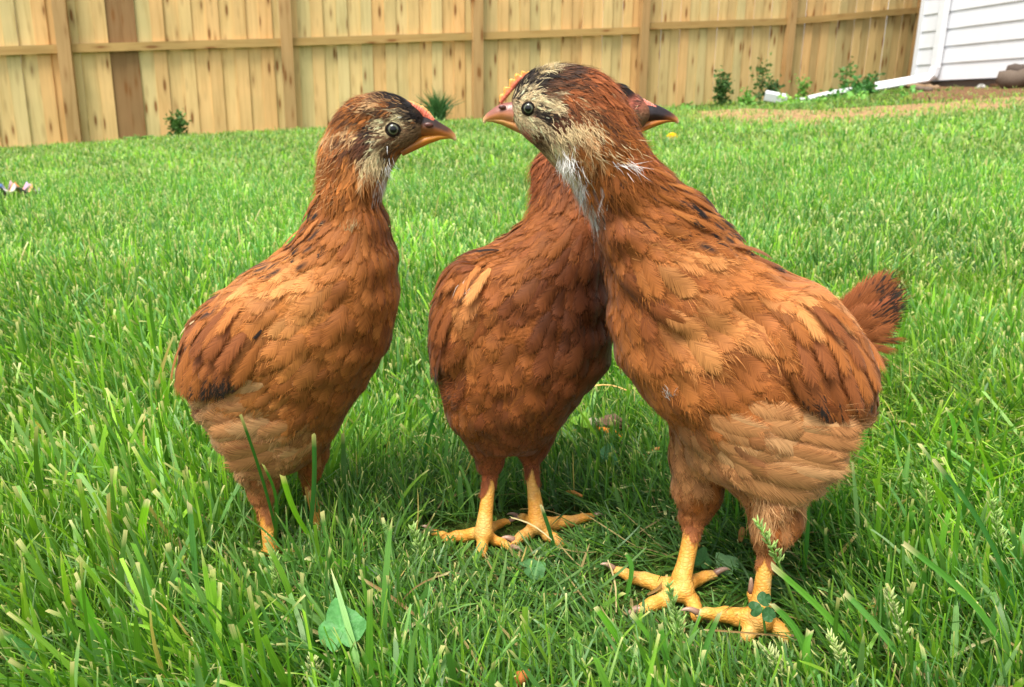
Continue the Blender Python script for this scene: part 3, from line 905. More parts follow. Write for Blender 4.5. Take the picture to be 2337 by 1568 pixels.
def make_bird(spec):
    Y0 = spec['Y']
    base = np.mean([np.array(s) for s in spec['footpts']], 0); base[2] = 0
    root = empty('chicken', base, spec['label'], 'chicken', 'three young rust brown chickens')
    mb = MB()
    V, Fc = loft_rows(spec['rows'], Y0); mb.add(V, Fc)
    legsegs = []
    for leg in spec['legs']:
        # feathered thigh
        tp = [P(a, b, Y0 + yo) for a, b, r, yo in leg['thigh']]; tr = [r * scale_at(p) for p, (a, b, r, yo) in zip(tp, leg['thigh'])]
        chain_mesh(mb, np.array(tp), tr)
        foot = leg['foot']; fz = 0.009
        fp = G(foot[0], foot[1], fz + 0.002)
        top = tp[-1]
        sh = leg['shank']
        pts = [top]; rad = [sh[0][2] * scale_at(top)]
        for i, (a, b, r) in enumerate(sh):
            f = (b - leg['thigh'][-1][1]) / (foot[1] - leg['thigh'][-1][1])
            Y = top[1] + (fp[1] - top[1]) * f
            p = P(a, b, Y); pts.append(p); rad.append(r * scale_at(p))
        pts.append(fp); rad.append(foot[2] * scale_at(fp))
        chain_mesh(mb, np.array(pts), rad)
        for i in range(len(pts) - 1): legsegs.append((pts[i], pts[i + 1], rad[i], rad[i + 1], i == 0))
        for toe in leg['toes']:
            q = [fp]; qr = [foot[2] * 0.62 * scale_at(fp)]
            for j, (a, b, r) in enumerate(toe['p']):
                g = G(a, b, r * 0.6 * scale_at(fp) + toe.get('h', 0.0) * (j + 1) + 0.001)
                q.append(g); qr.append(r * scale_at(g))
            # knuckled
            P2 = [q[0]]; R2 = [qr[0]]
            for j in range(1, len(q)):
                for s in (0.25, 0.5, 0.75, 1.0):
                    P2.append(q[j - 1] * (1 - s) + q[j] * s + np.array((0, 0, 0.0012 * math.sin(s * math.pi)))); R2.append((qr[j - 1] * (1 - s) + qr[j] * s) * (1.0 + (0.05 if s in (0.5, 1.0) else -0.03)))
            chain_mesh(mb, np.array(P2), R2)
            if spec['name'] != 'a': TOEPTS.extend([(p[0], p[1]) for p in P2[1::2]])
            for i in range(len(P2) - 1): legsegs.append((P2[i], P2[i + 1], R2[i], R2[i + 1], False))
            # claw
            dirv = q[-1] - q[-2]; dirv /= np.linalg.norm(dirv); r = qr[-1]
            cl = toe.get('claw', 1.0) * 0.0105
            dc = toe.get('cdir')
            if dc is not None: dirv = np.array((dc[0], 0, -dc[1])); dirv /= np.linalg.norm(dirv)
            cp = [q[-1] + dirv * r * 0.2 + np.array((0, 0, r * 0.25)) + dirv * cl * s + np.array((0, 0, 0.0025 * math.sin(s * 2.2) - 0.002 * s * s)) for s in np.linspace(0, 1, 7)]
            toe['_claw'] = (cp, [r * 0.72 * (1 - s) ** 0.7 + 0.00025 for s in np.linspace(0, 1, 7)])
    co, E, Fq = remesh_union(mb, 0.00115)
    # leg mask
    lm = np.full(len(co), 9.0)
    for a, b, ra, rb, first in legsegs: lm = np.minimum(lm, segdist(co, a, b, ra, rb))
    hz = min(l['_hz'] if '_hz' in l else 9 for l in spec['legs']) if False else None
    inth = np.full(len(co), 9.0)
    for leg in spec['legs']:
        tp = [P(a, b, Y0 + yo) for a, b, r, yo in leg['thigh']]; tr = [r * scale_at(p) for p, (a, b, r, yo) in zip(tp, leg['thigh'])]
        for i in range(len(tp) - 1): inth = np.minimum(inth, segdist(co, tp[i], tp[i + 1], tr[i], tr[i + 1]))
    isleg = (lm < 1.35) & (inth > 1.12) & (co[:, 2] < spec['legtop'])
    wt = np.where(isleg | (lm < 1.5), 0.0, 1.0)[:, None]
    co = smooth_mesh(co, E, np.full_like(wt, 1.0), 2)
    co = smooth_mesh(co, E, wt, 22)
    # folded wing stands proud of the flank, and the coat is a little ruffled
    px, py = proj(co); E3 = np.zeros_like(co)
    fn = np.cross(co[Fq[:, 1]] - co[Fq[:, 0]], co[Fq[:, 2]] - co[Fq[:, 0]]); 
    for k in range(4):
        for c3 in range(3): E3[:, c3] += np.bincount(Fq[:, k], fn[:, c3], len(co))
    E3 /= np.linalg.norm(E3, axis=1, keepdims=True) + 1e-12
    cen0 = co.mean(0)
    if ((co - cen0) * E3).sum() < 0: E3 = -E3
    near = np.clip((spec['Y'] + 0.03 - co[:, 1]) / 0.02, 0, 1)
    amp = 0.0009 * (np.sin(co[:, 0] * 210 + co[:, 2] * 130) * np.sin(co[:, 2] * 170 - co[:, 1] * 90 + 1) + 0.7 * np.sin(co[:, 0] * 90 - co[:, 2] * 240 + 2)) * np.clip((0.29 - co[:, 2]) / 0.04, 0, 1)
    for (wx, wy, ra, rb, ang, wa) in spec.get('wings', []):
        a_ = math.radians(ang); dx_, dy_ = px - wx, py - wy
        u_ = (dx_ * math.cos(a_) + dy_ * math.sin(a_)) / ra; v_ = (-dx_ * math.sin(a_) + dy_ * math.cos(a_)) / rb
        q_ = np.sqrt(u_ ** 2 + v_ ** 2); amp = amp + near * wa * np.clip((1.0 - q_) / 0.22, 0, 1) ** 1.2 * np.clip(1.15 - 0.3 * q_, 0, 1)
    co = co + E3 * (amp * (lm > 1.5) * np.clip((lm - 1.5) * 2, 0, 1))[:, None]
    ctl = Ctl(spec['ctl'], np.array(spec.get('tone', (1, 1, 1))))
    px, py = proj(co)
    cc = ctl.w(px, py, 5.0) @ ctl.c
    fleg = isleg[Fq].sum(1) >= 2
    o = mk('body', co, Fq, None, root, cols=cc * 0.8, mats=[M_SKIN, M_LEG], midx=fleg.astype(int))
    # claws
    for leg in spec['legs']:
        for toe in leg['toes']:
            cp, cr = toe['_claw']; m_ = MB()
            cA, cB = s2l((128, 92, 76)), s2l((190, 160, 138))
            colr = np.array([cA * (1 - s) + cB * s for s in np.linspace(0, 1, 7)])
            m_.tube(cp, cr, 8, colr); m_.build('claw', M_BEAK, root)
    # sample plumage roots
    fe = ~fleg
    tri = np.vstack((Fq[fe][:, [0, 1, 2]], Fq[fe][:, [0, 2, 3]]))
    a_, b_, c_ = co[tri[:, 0]], co[tri[:, 1]], co[tri[:, 2]]
    nn = np.cross(b_ - a_, c_ - a_); ar = np.linalg.norm(nn, axis=1) / 2; nn /= (2 * ar[:, None] + 1e-12)
    cen = (a_ + b_ + c_) / 3
    px, py = proj(cen); Wt = ctl.w(px, py); Ls = Wt @ ctl.L; Ws = Wt @ ctl.W
    bvh = BVHTree.FromPolygons([Vector(v) for v in co], [tuple(int(i) for i in f) for f in Fq])
    vis = (nn * (cen - np.array((0, 0, H)))).sum(1) < 0.25 * np.linalg.norm(cen, axis=1)
    dens = np.where(vis, 6.5, 3.5) / (Ls * Ws)
    cnt = dens * ar
    bare = np.zeros(len(cen), bool)
    for (bx0, by0, br) in spec['bare']:
        bare |= (np.hypot(px - bx0, py - by0) < br)
    cnt[bare] = 0
    k = RNG.poisson(cnt); ti = np.repeat(np.arange(len(tri)), k)
    r1, r2 = RNG.random(len(ti)), RNG.random(len(ti)); sw = r1 + r2 > 1; r1[sw], r2[sw] = 1 - r1[sw], 1 - r2[sw]
    pts = a_[ti] + (b_[ti] - a_[ti]) * r1[:, None] + (c_[ti] - a_[ti]) * r2[:, None]; nr = nn[ti]
    Wsz = Ws[ti]
    # thin out near neighbours for larger feathers
    order = RNG.permutation(len(pts)); cell = 0.004; grid = {}; keepi = []
    for i in order:
        w_ = Wsz[i]; md = (0.34 if w_ < 0.0042 else 0.44) * w_
        p = pts[i]; key = (int(p[0] // cell), int(p[1] // cell), int(p[2] // cell)); R_ = int(md // cell) + 1
        ok = True
        for dx in range(-R_, R_ + 1):
            for dy in range(-R_, R_ + 1):
                for dz in range(-R_, R_ + 1):
                    for j in grid.get((key[0] + dx, key[1] + dy, key[2] + dz), ()):
                        dd = pts[j] - p
                        if dd @ dd < md * md: ok = False; break
                    if not ok: break
                if not ok: break
            if not ok: break
        if ok: grid.setdefault(key, []).append(i); keepi.append(i)
    pts, nr, Wsz = pts[keepi], nr[keepi], Wsz[keepi]
    print('feathers', spec['name'], len(pts), 'verts', len(co))
    big = Wsz > 0.0042
    F_, B_ = [], []
    for sel, small in ((big, False), (~big, True)):
        r = feathers('plumage', bvh, pts[sel], nr[sel], ctl, root, small)
        if r: F_.append(r[0]); B_.append(r[1])
    for t in spec.get('tufts', []):
        n = t['n']; hx = t['px'] + RNG.normal(0, t['sx'], n); hy = t['py'] + RNG.normal(0, t['sy'], n)
        rts, cs = [], []
        for a, b in zip(hx, hy):
            d = Vector(ray(a, b)).normalized(); hit = bvh.ray_cast(Vector((0, 0, H)), d)
            if hit[0] is not None: rts.append(np.array(hit[0]) - np.array(d) * 0.001)
        if rts:
            rts = np.array(rts); n = len(rts)
            dd = np.stack((t['dx'] + RNG.normal(0, t.get('sd', 0.25), n), RNG.uniform(-0.6, 0.05, n), -t['dy'] + RNG.normal(0, t.get('sd', 0.25), n)), -1); dd /= np.linalg.norm(dd, axis=1, keepdims=True)
            c0 = s2l(PAL[t['c']]) * RNG.uniform(0.8, 1.1, (n, 1))
            strands(B_, rts, dd, RNG.uniform(0.5, 1.1, n) * t['l'] / 1000, np.full(n, 0.00016), c0, 0.25)
    V, Q, C, U = merge(F_)
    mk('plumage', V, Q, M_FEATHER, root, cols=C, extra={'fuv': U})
    BV, BQ, BT, BC = [], [], [], []; off = 0
    for v_, q_, t_, c_2 in B_:
        BV.append(v_); BQ.append(q_ + off); BT.append(t_ + off); BC.append(c_2); off += len(v_)
    mk('down', np.vstack(BV), [np.vstack(BQ), np.vstack(BT)], M_BARB, root, cols=np.vstack(BC))
    # wing and tail feathers
    def hitp(a, b, off):
        d = Vector(ray(a, b)).normalized(); hit = bvh.ray_cast(Vector((0, 0, H)), d)
        if hit[0] is None: return None, None
        return np.array(hit[0]) + np.array(hit[1]) * off, np.array(hit[1])
    for pname, lst in spec.get('quills', {}).items():
        out = []
        for qd in lst:
            (x0, y0, x1, y1, wpx, cname) = qd[:6]; opt = qd[6] if len(qd) > 6 else {}
            Yq = opt.get('Y')
            p0, n0 = hitp(x0, y0, opt.get('o0', 0.0015)) if Yq is None else (P(x0, y0, Yq), np.array((0, -1.0, 0.1)))
            if p0 is None: p0, n0 = P(x0, y0, Y0), np.array((0, -1.0, 0))
            p1, n1 = hitp(x1, y1, opt.get('o1', 0.0075)) if Yq is None else (P(x1, y1, Yq + opt.get('dY', 0)), n0)
            if p1 is None:
                p1 = P(x1, y1, p0[1] + opt.get('dY', 0.01)); n1 = n0
            nrm = n0 + n1 + np.array((0, -0.3, 0))
            nrm /= np.linalg.norm(nrm)
            nrm = nrm + np.array((RNG.normal(0, 0.12), 0, RNG.normal(0, 0.12)))
            quill_feather(out, p0, p1, wpx * scale_at(p0), nrm, s2l(PAL[cname]), opt.get('bend', 0), opt.get('speck', 0))
        V, Q, C, U = merge(out)
        mk(pname, V, Q, M_FEATHER, root, cols=C, extra={'fuv': U[:, :3], 'spk': U[:, 3]})
    # eyes
    for (ex, ey, er) in spec.get('eyes', []):
        d = Vector(ray(ex, ey)).normalized(); hit = bvh.ray_cast(Vector((0, 0, H)), d)
        p = np.array(hit[0]); nrm = np.array(hit[1]) * 0.45 - np.array(d) * 0.75; nrm /= np.linalg.norm(nrm)
        r = er * scale_at(p); R = r * 1.25; c = p - nrm * R * 0.42
        up = np.array((0, 0, 1.0)); s = np.cross(up, nrm); s /= np.linalg.norm(s); up = np.cross(nrm, s)
        Vs, Fs = sphere_mesh((0, 0, 0), R, 32, 24)
        rad = np.hypot(Vs[:, 0], Vs[:, 1]) / R; rad = np.where(Vs[:, 2] < 0, 1.0, rad)
        W3 = c + Vs[:, 0:1] * s + Vs[:, 1:2] * up + Vs[:, 2:3] * nrm
        mk('eye', W3, Fs, M_EYE, root, extra={'fuv': np.stack((rad, rad * 0, rad * 0), -1)})
        m_ = MB()
        for rr_, tt_, cc_, ofs in ((1.0, 0.13, s2l((30, 24, 19)), 0.50), (1.15, 0.10, s2l((80, 62, 42)), 0.38)):
            ring = [c + nrm * R * (ofs) + (math.cos(a) * s * 1.04 + math.sin(a) * up * 0.95) * R * rr_ * 0.86 for a in np.linspace(0, 2 * math.pi, 33)]
            m_.tube(ring, R * tt_, 7, cc_)
        m_.build('eyelid', M_SKIN, root)
    # beak
    for nm, rowsb in spec['beak'].items():
        pts, Cc, hh, ww = [], [], [], []
        for (a, b, hpx, wpx, cn) in rowsb:
            p = P(a, b, Y0 + spec['head_yo']); pts.append(p); hh.append(hpx * scale_at(p)); ww.append(wpx * scale_at(p)); Cc.append(s2l(cn))
        pts = np.array(pts); hh = np.array(hh); ww = np.array(ww); Cc = np.array(Cc)
        # refine
        tt = np.linspace(0, len(pts) - 1, 22); i0 = np.arange(len(pts))
        pts = np.stack([np.interp(tt, i0, pts[:, k]) for k in range(3)], 1); hh = np.interp(tt, i0, hh); ww = np.interp(tt, i0, ww); Cc = np.stack([np.interp(tt, i0, Cc[:, k]) for k in range(3)], 1)
        Tt = np.gradient(pts, axis=0); Tt /= np.linalg.norm(Tt, axis=1)[:, None]
        Vb, Cb = [], []; n_ = 18
        for i in range(len(pts)):
            sy = np.array((0, 1.0, 0)); upv = np.cross(sy, Tt[i]);
            if upv[2] < 0: upv = -upv
            for k2 in range(n_):
                th = 2 * math.pi * k2 / n_; cth, sth = math.cos(th), math.sin(th)
                Vb.append(pts[i] + sy * ww[i] * cth * (1 - 0.35 * max(sth, 0)) + upv * hh[i] * sth)
                f_ = 0.5 + 0.5 * sth
                top = s2l(spec['beak_top']) if nm == 'upper_beak' else Cc[i]
                tw = np.clip(f_ * 2.2 - 0.5, 0, 1) * np.interp(i / 21, [0, 0.55, 0.9, 1], [1, 0.9, 0.25, 0])
                Cb.append(Cc[i] * (1 - tw) + top * tw)
        Fb = []
        for i in range(len(pts) - 1):
            for k2 in range(n_):
                k3 = (k2 + 1) % n_; Fb.append((i * n_ + k2, i * n_ + k3, (i + 1) * n_ + k3, (i + 1) * n_ + k2))
        Fb.append(tuple(range(n_))); Fb.append(tuple(range((len(pts) - 1) * n_, len(pts) * n_)))
        m_ = MB(); m_.add(Vb, Fb, np.array(Cb)); bo = m_.build(nm, M_BEAK, root)
        if nm == 'upper_beak' and 'nostril' in spec:
            a, b, r = spec['nostril']; sgn = spec.get('nside', 0)
            p = P(a, b, Y0 + spec['head_yo'] - ww[3] * 0.9); Vn, Fn = sphere_mesh(p, r * scale_at(p), 12, 8, (1.5, 0.5, 0.8)); m_ = MB(); m_.add(Vn, Fn, s2l((88, 48, 38))); m_.build('nostril', M_BEAK, root)
    # comb
    cb = spec['comb']; m_ = MB(); pl = cb['line']
    nC = 64
    tt = np.linspace(0, 1, nC); lx = np.interp(tt, np.linspace(0, 1, len(pl)), [p[0] for p in pl]); ly = np.interp(tt, np.linspace(0, 1, len(pl)), [p[1] for p in pl])
    ox, oy = cb['out']; on = math.hypot(ox, oy); ox /= on; oy /= on
    Vc, Ccol = [], []
    for i, t_ in enumerate(tt):
        hgt = cb['h'] * math.sin(math.pi * min(1, t_ * 1.0 + 0.04)) ** 0.5
        tooth = abs(math.sin(t_ * math.pi * cb['teeth'])) ** 1.3
        hh_ = hgt * (1 - cb.get('cut', 0.45) + cb.get('cut', 0.45) * tooth)
        for lev in (-0.9, 0.0, 0.6, 1.0):
            th_ = cb['th'] * (1.0 - 0.62 * max(lev, 0))
            for sgn in (-1, 1):
                off = hh_ * lev if lev > 0 else cb['th'] * 2.2 * lev
                p = P(lx[i] + ox * off, ly[i] + oy * off, Y0 + spec['head_yo']); p = p + np.array((0, sgn * th_ * scale_at(p), 0)); Vc.append(p)
                ca_ = s2l(cb['c0']); cb_ = s2l(cb['c1']); f_ = np.clip(lev, 0, 1); Ccol.append(ca_ * (1 - f_) + cb_ * f_)
    Fc = []
    for i in range(nC - 1):
        o0, o1 = i * 8, (i + 1) * 8
        for l in range(3):
            Fc.append((o0 + 2 * l, o1 + 2 * l, o1 + 2 * l + 2, o0 + 2 * l + 2)); Fc.append((o0 + 2 * l + 1, o0 + 2 * l + 3, o1 + 2 * l + 3, o1 + 2 * l + 1))
        Fc.append((o0 + 6, o1 + 6, o1 + 7, o0 + 7)); Fc.append((o0, o0 + 1, o1 + 1, o1))
    Fc.append((0, 2, 4, 6, 7, 5, 3, 1)); e_ = (nC - 1) * 8; Fc.append(tuple(e_ + i for i in (1, 3, 5, 7, 6, 4, 2, 0)))
    m_.add(np.array(Vc) + RNG.normal(0, 0.00012, (len(Vc), 3)), Fc, np.array(Ccol)); m_.build('comb', M_COMB, root)
    return root

TOEPTS = []
FR = random.Random(5)
def soft(rows, n=4):
    out = []
    for x0, y0, x1, y1, w_, c_, b_ in rows:
        for k in range(n):
            jx, jy = FR.uniform(-26, 26), FR.uniform(-14, 14); sc_ = FR.uniform(0.7, 1.05)
            X1, Y1 = x0 + (x1 - x0) * sc_ + jx * 0.5, y0 + (y1 - y0) * sc_ + jy + FR.uniform(-8, 8)
            out.append((x0 + jx, y0 + jy, X1, Y1, w_ * FR.uniform(1.05, 1.7), FR.choice(('fluf2', 'fluf2', 'fluff', 'fluf3')), dict(o0=.0008, o1=FR.uniform(.001, .003), dY=-.004, bend=b_ + FR.uniform(-.05, .05))))
    FR.shuffle(out)
    return out
# ---- left bird: faces right
A_ = dict(name='a', wings=[(500, 785, 150, 84, 118, .0035)], Y=0.49, head_yo=0.0, legtop=0.06, beak_top=(30, 23, 23),
 label='young rust brown chicken on the left facing right, legs sunk in tall grass',
 footpts=[G(612, 1240), G(725, 1200)],
 rows=[(217, 835, 905, 16, 0), (228, 800, 926, 34, 0), (240, 783, 948, 42, 0), (254, 770, 964, 46, 0), (268, 758, 976, 46, 0), (286, 748, 980, 46, 0), (305, 741, 974, 50, 0), (322, 735, 956, 54, 0), (340, 731, 930, 56, 0),
       (370, 726, 902, 60, 0), (400, 724, 886, 62, 0), (440, 727, 872, 64, 0), (480, 710, 877, 70, 0), (520, 690, 890, 84, 0), (560, 660, 900, 104, 0),
       (600, 608, 908, 126, 0), (640, 540, 912, 144, 0), (680, 496, 913, 156, 0), (720, 460, 910, 164, 0), (760, 434, 901, 168, 0), (800, 418, 888, 168, 0),
       (850, 422, 857, 158, 0), (900, 440, 826, 148, 0), (950, 474, 794, 132, 0), (1000, 502, 758, 110, 0), (1040, 535, 725, 86, 0), (1065, 565, 690, 50, 0)],
 legs=[dict(thigh=[(585, 985, 78, -0.012), (592, 1060, 50, -0.012), (598, 1125, 30, -0.012)], shank=[(600, 1150, 15), (608, 1190, 15)], foot=(618, 1252, 17),
            toes=[dict(p=[(650, 1262, 10), (685, 1262, 8)]), dict(p=[(625, 1280, 10), (640, 1300, 8)]), dict(p=[(595, 1270, 10), (570, 1285, 8)]), dict(p=[(598, 1240, 8)])]),
       dict(thigh=[(705, 965, 64, 0.015), (708, 1030, 40, 0.015), (708, 1078, 24, 0.015)], shank=[(702, 1100, 12), (715, 1150, 12)], foot=(728, 1198, 14),
            toes=[dict(p=[(760, 1205, 9), (785, 1205, 7)]), dict(p=[(740, 1220, 9), (755, 1235, 7)]), dict(p=[(710, 1212, 9), (690, 1222, 7)])])],
 bare=[(945, 246, 9), (924, 238, 7), (990, 290, 40), (968, 335, 26), (1000, 310, 40), (897, 296, 21), (962, 262, 15)],
 eyes=[(897, 296, 13.8)],
 nostril=(977, 286, 8),
 beak={'upper_beak': [(962, 286, 24, 22, (140, 88, 56)), (985, 291, 20, 18, (160, 96, 46)), (1005, 298, 15, 13, (192, 114, 50)), (1021, 304, 12, 9, (206, 124, 58)), (1033, 311, 7.5, 5, (226, 160, 90)), (1040, 320, 3, 2, (236, 206, 160))],
       'lower_beak': [(915, 345, 12, 18, (170, 110, 66)), (945, 330, 13, 16, (190, 118, 56)), (975, 318, 11, 13, (214, 138, 48)), (1004, 311, 8, 9, (222, 146, 50)), (1028, 311, 5, 5, (210, 140, 64))]},
 comb=dict(line=[(914, 230), (940, 238), (966, 250), (992, 272)], out=(0.45, -1), h=7, th=8, teeth=9, cut=0.14, c0=(226, 116, 90), c1=(246, 168, 92)),
 ctl=[ # x, y, length, width, dx, dy, colour, lift, fringe, black
  (930, 238, 6, 1.6, -1, -.1, 'black', .12, .7), (905, 226, 6, 1.8, -1, 0, 'black', .12, .7), (880, 232, 7, 2, -1, .05, 'crown', .12, .8), (866, 240, 7, 2, -1, .05, 'pale', .12, .8), (890, 246, 6, 1.8, -1, .05, 'rust', .12, .8), (850, 228, 8, 2.2, -1, .1, 'rust', .14, .8, .3), (838, 245, 8, 2.2, -1, .1, 'brown', .14, .8, .3),
  (820, 250, 8, 2.6, -.9, .5, 'rust', .14, .8, .2), (780, 275, 9, 3, -.6, .9, 'rust', .16, .8), (750, 320, 10, 3.2, -.3, 1, 'org', .18, .9), (880, 258, 6, 2, -1, .15, 'crown', .1, .7, .3),
  (840, 275, 7, 2.4, -.9, .5, 'rust', .1, .8, .3), (950, 272, 3, 1.1, -1, .1, 'black', .08, .4), (940, 290, 3, 1.1, -1, .2, 'dface', .06, .3), (952, 310, 3, 1.1, -1, .3, 'dface', .06, .3),
  (905, 270, 3, 1.1, -1, .1, 'cream', .08, .4), (872, 285, 4, 1.3, -1, .2, 'cream', .08, .4), (868, 310, 4, 1.3, -1, .3, 'cream', .08, .4), (915, 320, 3, 1.1, -.9, .4, 'dface', .06, .3),
  (840, 325, 5, 1.8, -.8, .6, 'ear', .12, .7), (832, 320, 5, 1.8, -.8, .6, 'ear', .12, .7), (834, 334, 5, 1.8, -.8, .6, 'ear', .12, .7), (848, 330, 5, 1.8, -.8, .6, 'ear', .12, .7), (846, 300, 4, 1.4, -.9, .1, 'black', .08, .5), (862, 304, 4, 1.4, -.9, .1, 'brown', .08, .5), (890, 262, 4, 1.4, -1, .1, 'brown', .08, .5), (900, 325, 3, 1.2, -.9, .4, 'brown', .06, .4), (880, 352, 4, 1.3, -.8, .6, 'brown', .08, .4), (800, 262, 8, 2.4, -.8, .6, 'brown', .14, .8), (790, 310, 9, 2.6, -.5, .9, 'brown', .14, .8), (770, 340, 9, 2.8, -.4, 1, 'dk', .14, .8), (765, 300, 9, 2.8, -.5, .9, 'pale', .14, .8), (825, 330, 5, 1.8, -.8, .6, 'ear', .12, .7), (885, 335, 4, 1.3, -.8, .6, 'dface', .08, .4, .3), (920, 345, 3, 1.1, -.6, .6, 'org', .06, .3), (860, 350, 5, 1.8, -.6, .8, 'cream', .12, .8),
  (850, 372, 8, 2, -.3, 1, 'pale', .16, 1), (862, 366, 6, 1.8, -.2, 1, 'cream', .16, 1), (888, 372, 8, 2, -.1, 1, 'cream', .18, 1), (884, 405, 9, 2, .05, 1, 'white', .2, 1), (860, 395, 9, 2.4, 0, 1, 'rust', .14, 1), (810, 300, 8, 2.4, -.7, .8, 'pale', .12, .8), (795, 345, 9, 3, -.4, 1, 'org', .14, .9), (800, 390, 10, 3, -.2, 1, 'org', .14, .9),
  (745, 380, 10, 3.4, -.3, 1, 'rust', .2, 1), (770, 425, 12, 3.8, -.3, 1, 'rust', .15, .9), (830, 430, 12, 3.6, -.05, 1, 'rust', .12, .8), (865, 440, 12, 3.4, .1, 1, 'rust', .12, .8), (745, 455, 14, 4.4, -.5, 1, 'rust', .15, .9, .2),
  (820, 480, 15, 5, -.2, 1, 'rust', .1, .7), (864, 500, 16, 5, .12, 1, 'dk', .1, .7), (730, 500, 17, 5.5, -.6, .9, 'rust', .14, .8, .4), (705, 540, 18, 6, -.7, .8, 'org', .14, .8, .6), (775, 530, 18, 6, -.4, 1, 'rust', .1, .7, .15),
  (650, 590, 20, 7, -.8, .65, 'org', .12, .8, .6), (620, 625, 20, 8, -.85, .6, 'lt', .1, .8), (880, 560, 18, 7, .1, 1, 'rust', .08, .7), (840, 560, 18, 7, -.1, 1, 'rust', .08, .7),
  (700, 600, 22, 11, -.85, .55, 'lt', .09, .9), (770, 590, 22, 10, -.7, .75, 'org', .08, .8), (895, 650, 20, 11, 0, 1, 'org', .08, .7), (850, 660, 20, 12, -.2, 1, 'rust', .07, .7), (790, 660, 22, 13, -.6, .8, 'rust', .07, .8),
  (700, 680, 23, 14, -.75, .6, 'lt', .08, .9), (620, 690, 22, 13, -.8, .55, 'org', .09, .9), (880, 760, 19, 12, -.15, 1, 'rust', .07, .7), (820, 760, 20, 13, -.35, .9, 'rust', .07, .7), (740, 770, 21, 13, -.6, .8, 'org', .07, .8),
  (650, 780, 21, 13, -.75, .65, 'org', .08, .8), (580, 720, 20, 10, -.75, .7, 'org', .12, .9), (530, 690, 20, 8, -.8, .75, 'rust', .14, .9, .2), (500, 740, 22, 8, -.65, .85, 'dk', .12, .8, .2), (540, 790, 21, 12, -.7, .6, 'dk', .08, .6, .05),
  (470, 800, 20, 9, -.4, 1, 'rust', .09, .6, .1), (430, 800, 20, 8, -.1, 1, 'dk', .08, .6, .1), (600, 830, 20, 12, -.75, .6, 'rust', .07, .8), (700, 850, 19, 12, -.6, .75, 'rust', .07, .8), (790, 850, 18, 11, -.4, .95, 'rust', .07, .7), (490, 870, 18, 9, -.5, .8, 'dk', .08, .5, .25),
  (560, 880, 18, 9, -.8, .5, 'org', .1, 1), (640, 900, 18, 9, -.75, .5, 'org', .09, 1), (730, 920, 17, 9, -.6, .8, 'rust', .07, .9), (790, 900, 16, 9, -.4, 1, 'rust', .06, .8), (470, 930, 15.7, 7.8, -.9, .5, 'fluff', .16, 1), (520, 960, 17.9, 7.8, -.95, .3, 'fluff', .14, 1),
  (600, 970, 16.8, 9.3, -.8, .5, 'fluff', .12, 1, .04), (690, 980, 15.7, 10.8, -.5, .8, 'fluf2', .08, 1), (750, 980, 13, 6, -.3, 1, 'rust', .08, 1), (490, 1010, 15.7, 6.2, -.85, .5, 'fluff', .18, 1), (560, 1040, 14.6, 6.2, -.6, .8, 'fluff', .14, 1), (640, 1030, 13.4, 7.0, -.4, .9, 'fluf2', .12, 1),
  (590, 1100, 11, 5.2, -.1, 1, 'leg', .08, .9), (710, 1050, 11, 5, 0, 1, 'rust', .08, .9)],
 tufts=[dict(px=886, py=405, sx=5, sy=24, n=120, dx=.15, dy=1, l=8, c='white'), dict(px=800, py=522, sx=9, sy=8, n=22, dx=.3, dy=-1, l=7, c='cream'), dict(px=745, py=400, sx=14, sy=60, n=160, dx=-.8, dy=.6, l=7, c='pale'),
        dict(px=850, py=380, sx=20, sy=9, n=90, dx=-.1, dy=1, l=6, c='cream'), dict(px=520, py=1000, sx=50, sy=40, n=120, dx=-.8, dy=.3, l=8, c='fluff'),
        dict(px=600, py=640, sx=60, sy=22, n=80, dx=-.7, dy=-.3, l=6, c='lt'), dict(px=840, py=228, sx=50, sy=8, n=120, dx=-.9, dy=-.4, l=5, c='pale')],
 quills={'rear_fluff': soft((
              (610, 920, 470, 935, 38, 'fluff', 0), (600, 945, 466, 965, 40, 'fluff', -.02), (600, 970, 470, 1000, 40, 'pale', -.03), (610, 995, 485, 1035, 42, 'fluff', -.03), (640, 1010, 510, 1060, 44, 'fluff', -.04), (660, 1035, 545, 1085, 42, 'fluf2', -.04), (690, 960, 570, 1010, 44, 'fluf2', -.03), (700, 1000, 600, 1060, 44, 'fluf2', -.03), (590, 880, 500, 905, 34, 'org', 0))),
         'hackle': [(735, 440, 708, 492, 14, 'rust', dict(o1=.003, speck=.2)), (722, 465, 694, 520, 15, 'org', dict(o1=.003, speck=.35)), (708, 500, 672, 548, 16, 'rust', dict(o1=.003, speck=.4)), (690, 525, 645, 580, 17, 'org', dict(o1=.003, speck=.35)), (670, 552, 616, 606, 18, 'org', dict(o1=.003, speck=.2)), (730, 500, 690, 560, 16, 'org', dict(o1=.003, speck=.2)), (712, 530, 662, 586, 17, 'rust', dict(o1=.003, speck=.35))],
         'wing': [(560, 866, 522, 880, 12, 'dk2', dict(speck=.5)), (448, 735, 408, 768, 14, 'cream', dict(o1=.004)), (500, 700, 440, 800, 34, 'rust', dict(speck=.12)), (520, 705, 452, 822, 34, 'dk', dict(speck=.12)), (545, 700, 478, 800, 30, 'rust', dict()), (560, 690, 500, 770, 30, 'org', dict(bend=.05)),
                  (440, 790, 424, 895, 40, 'rust', dict()), (462, 800, 436, 903, 42, 'rust', dict(speck=.05)), (484, 800, 452, 908, 42, 'rust', dict(speck=.25)), (506, 800, 472, 908, 40, 'dk', dict(speck=.45)), (528, 805, 494, 905, 40, 'dk', dict(speck=.55)), (548, 812, 512, 900, 38, 'dk', dict(speck=.6)),
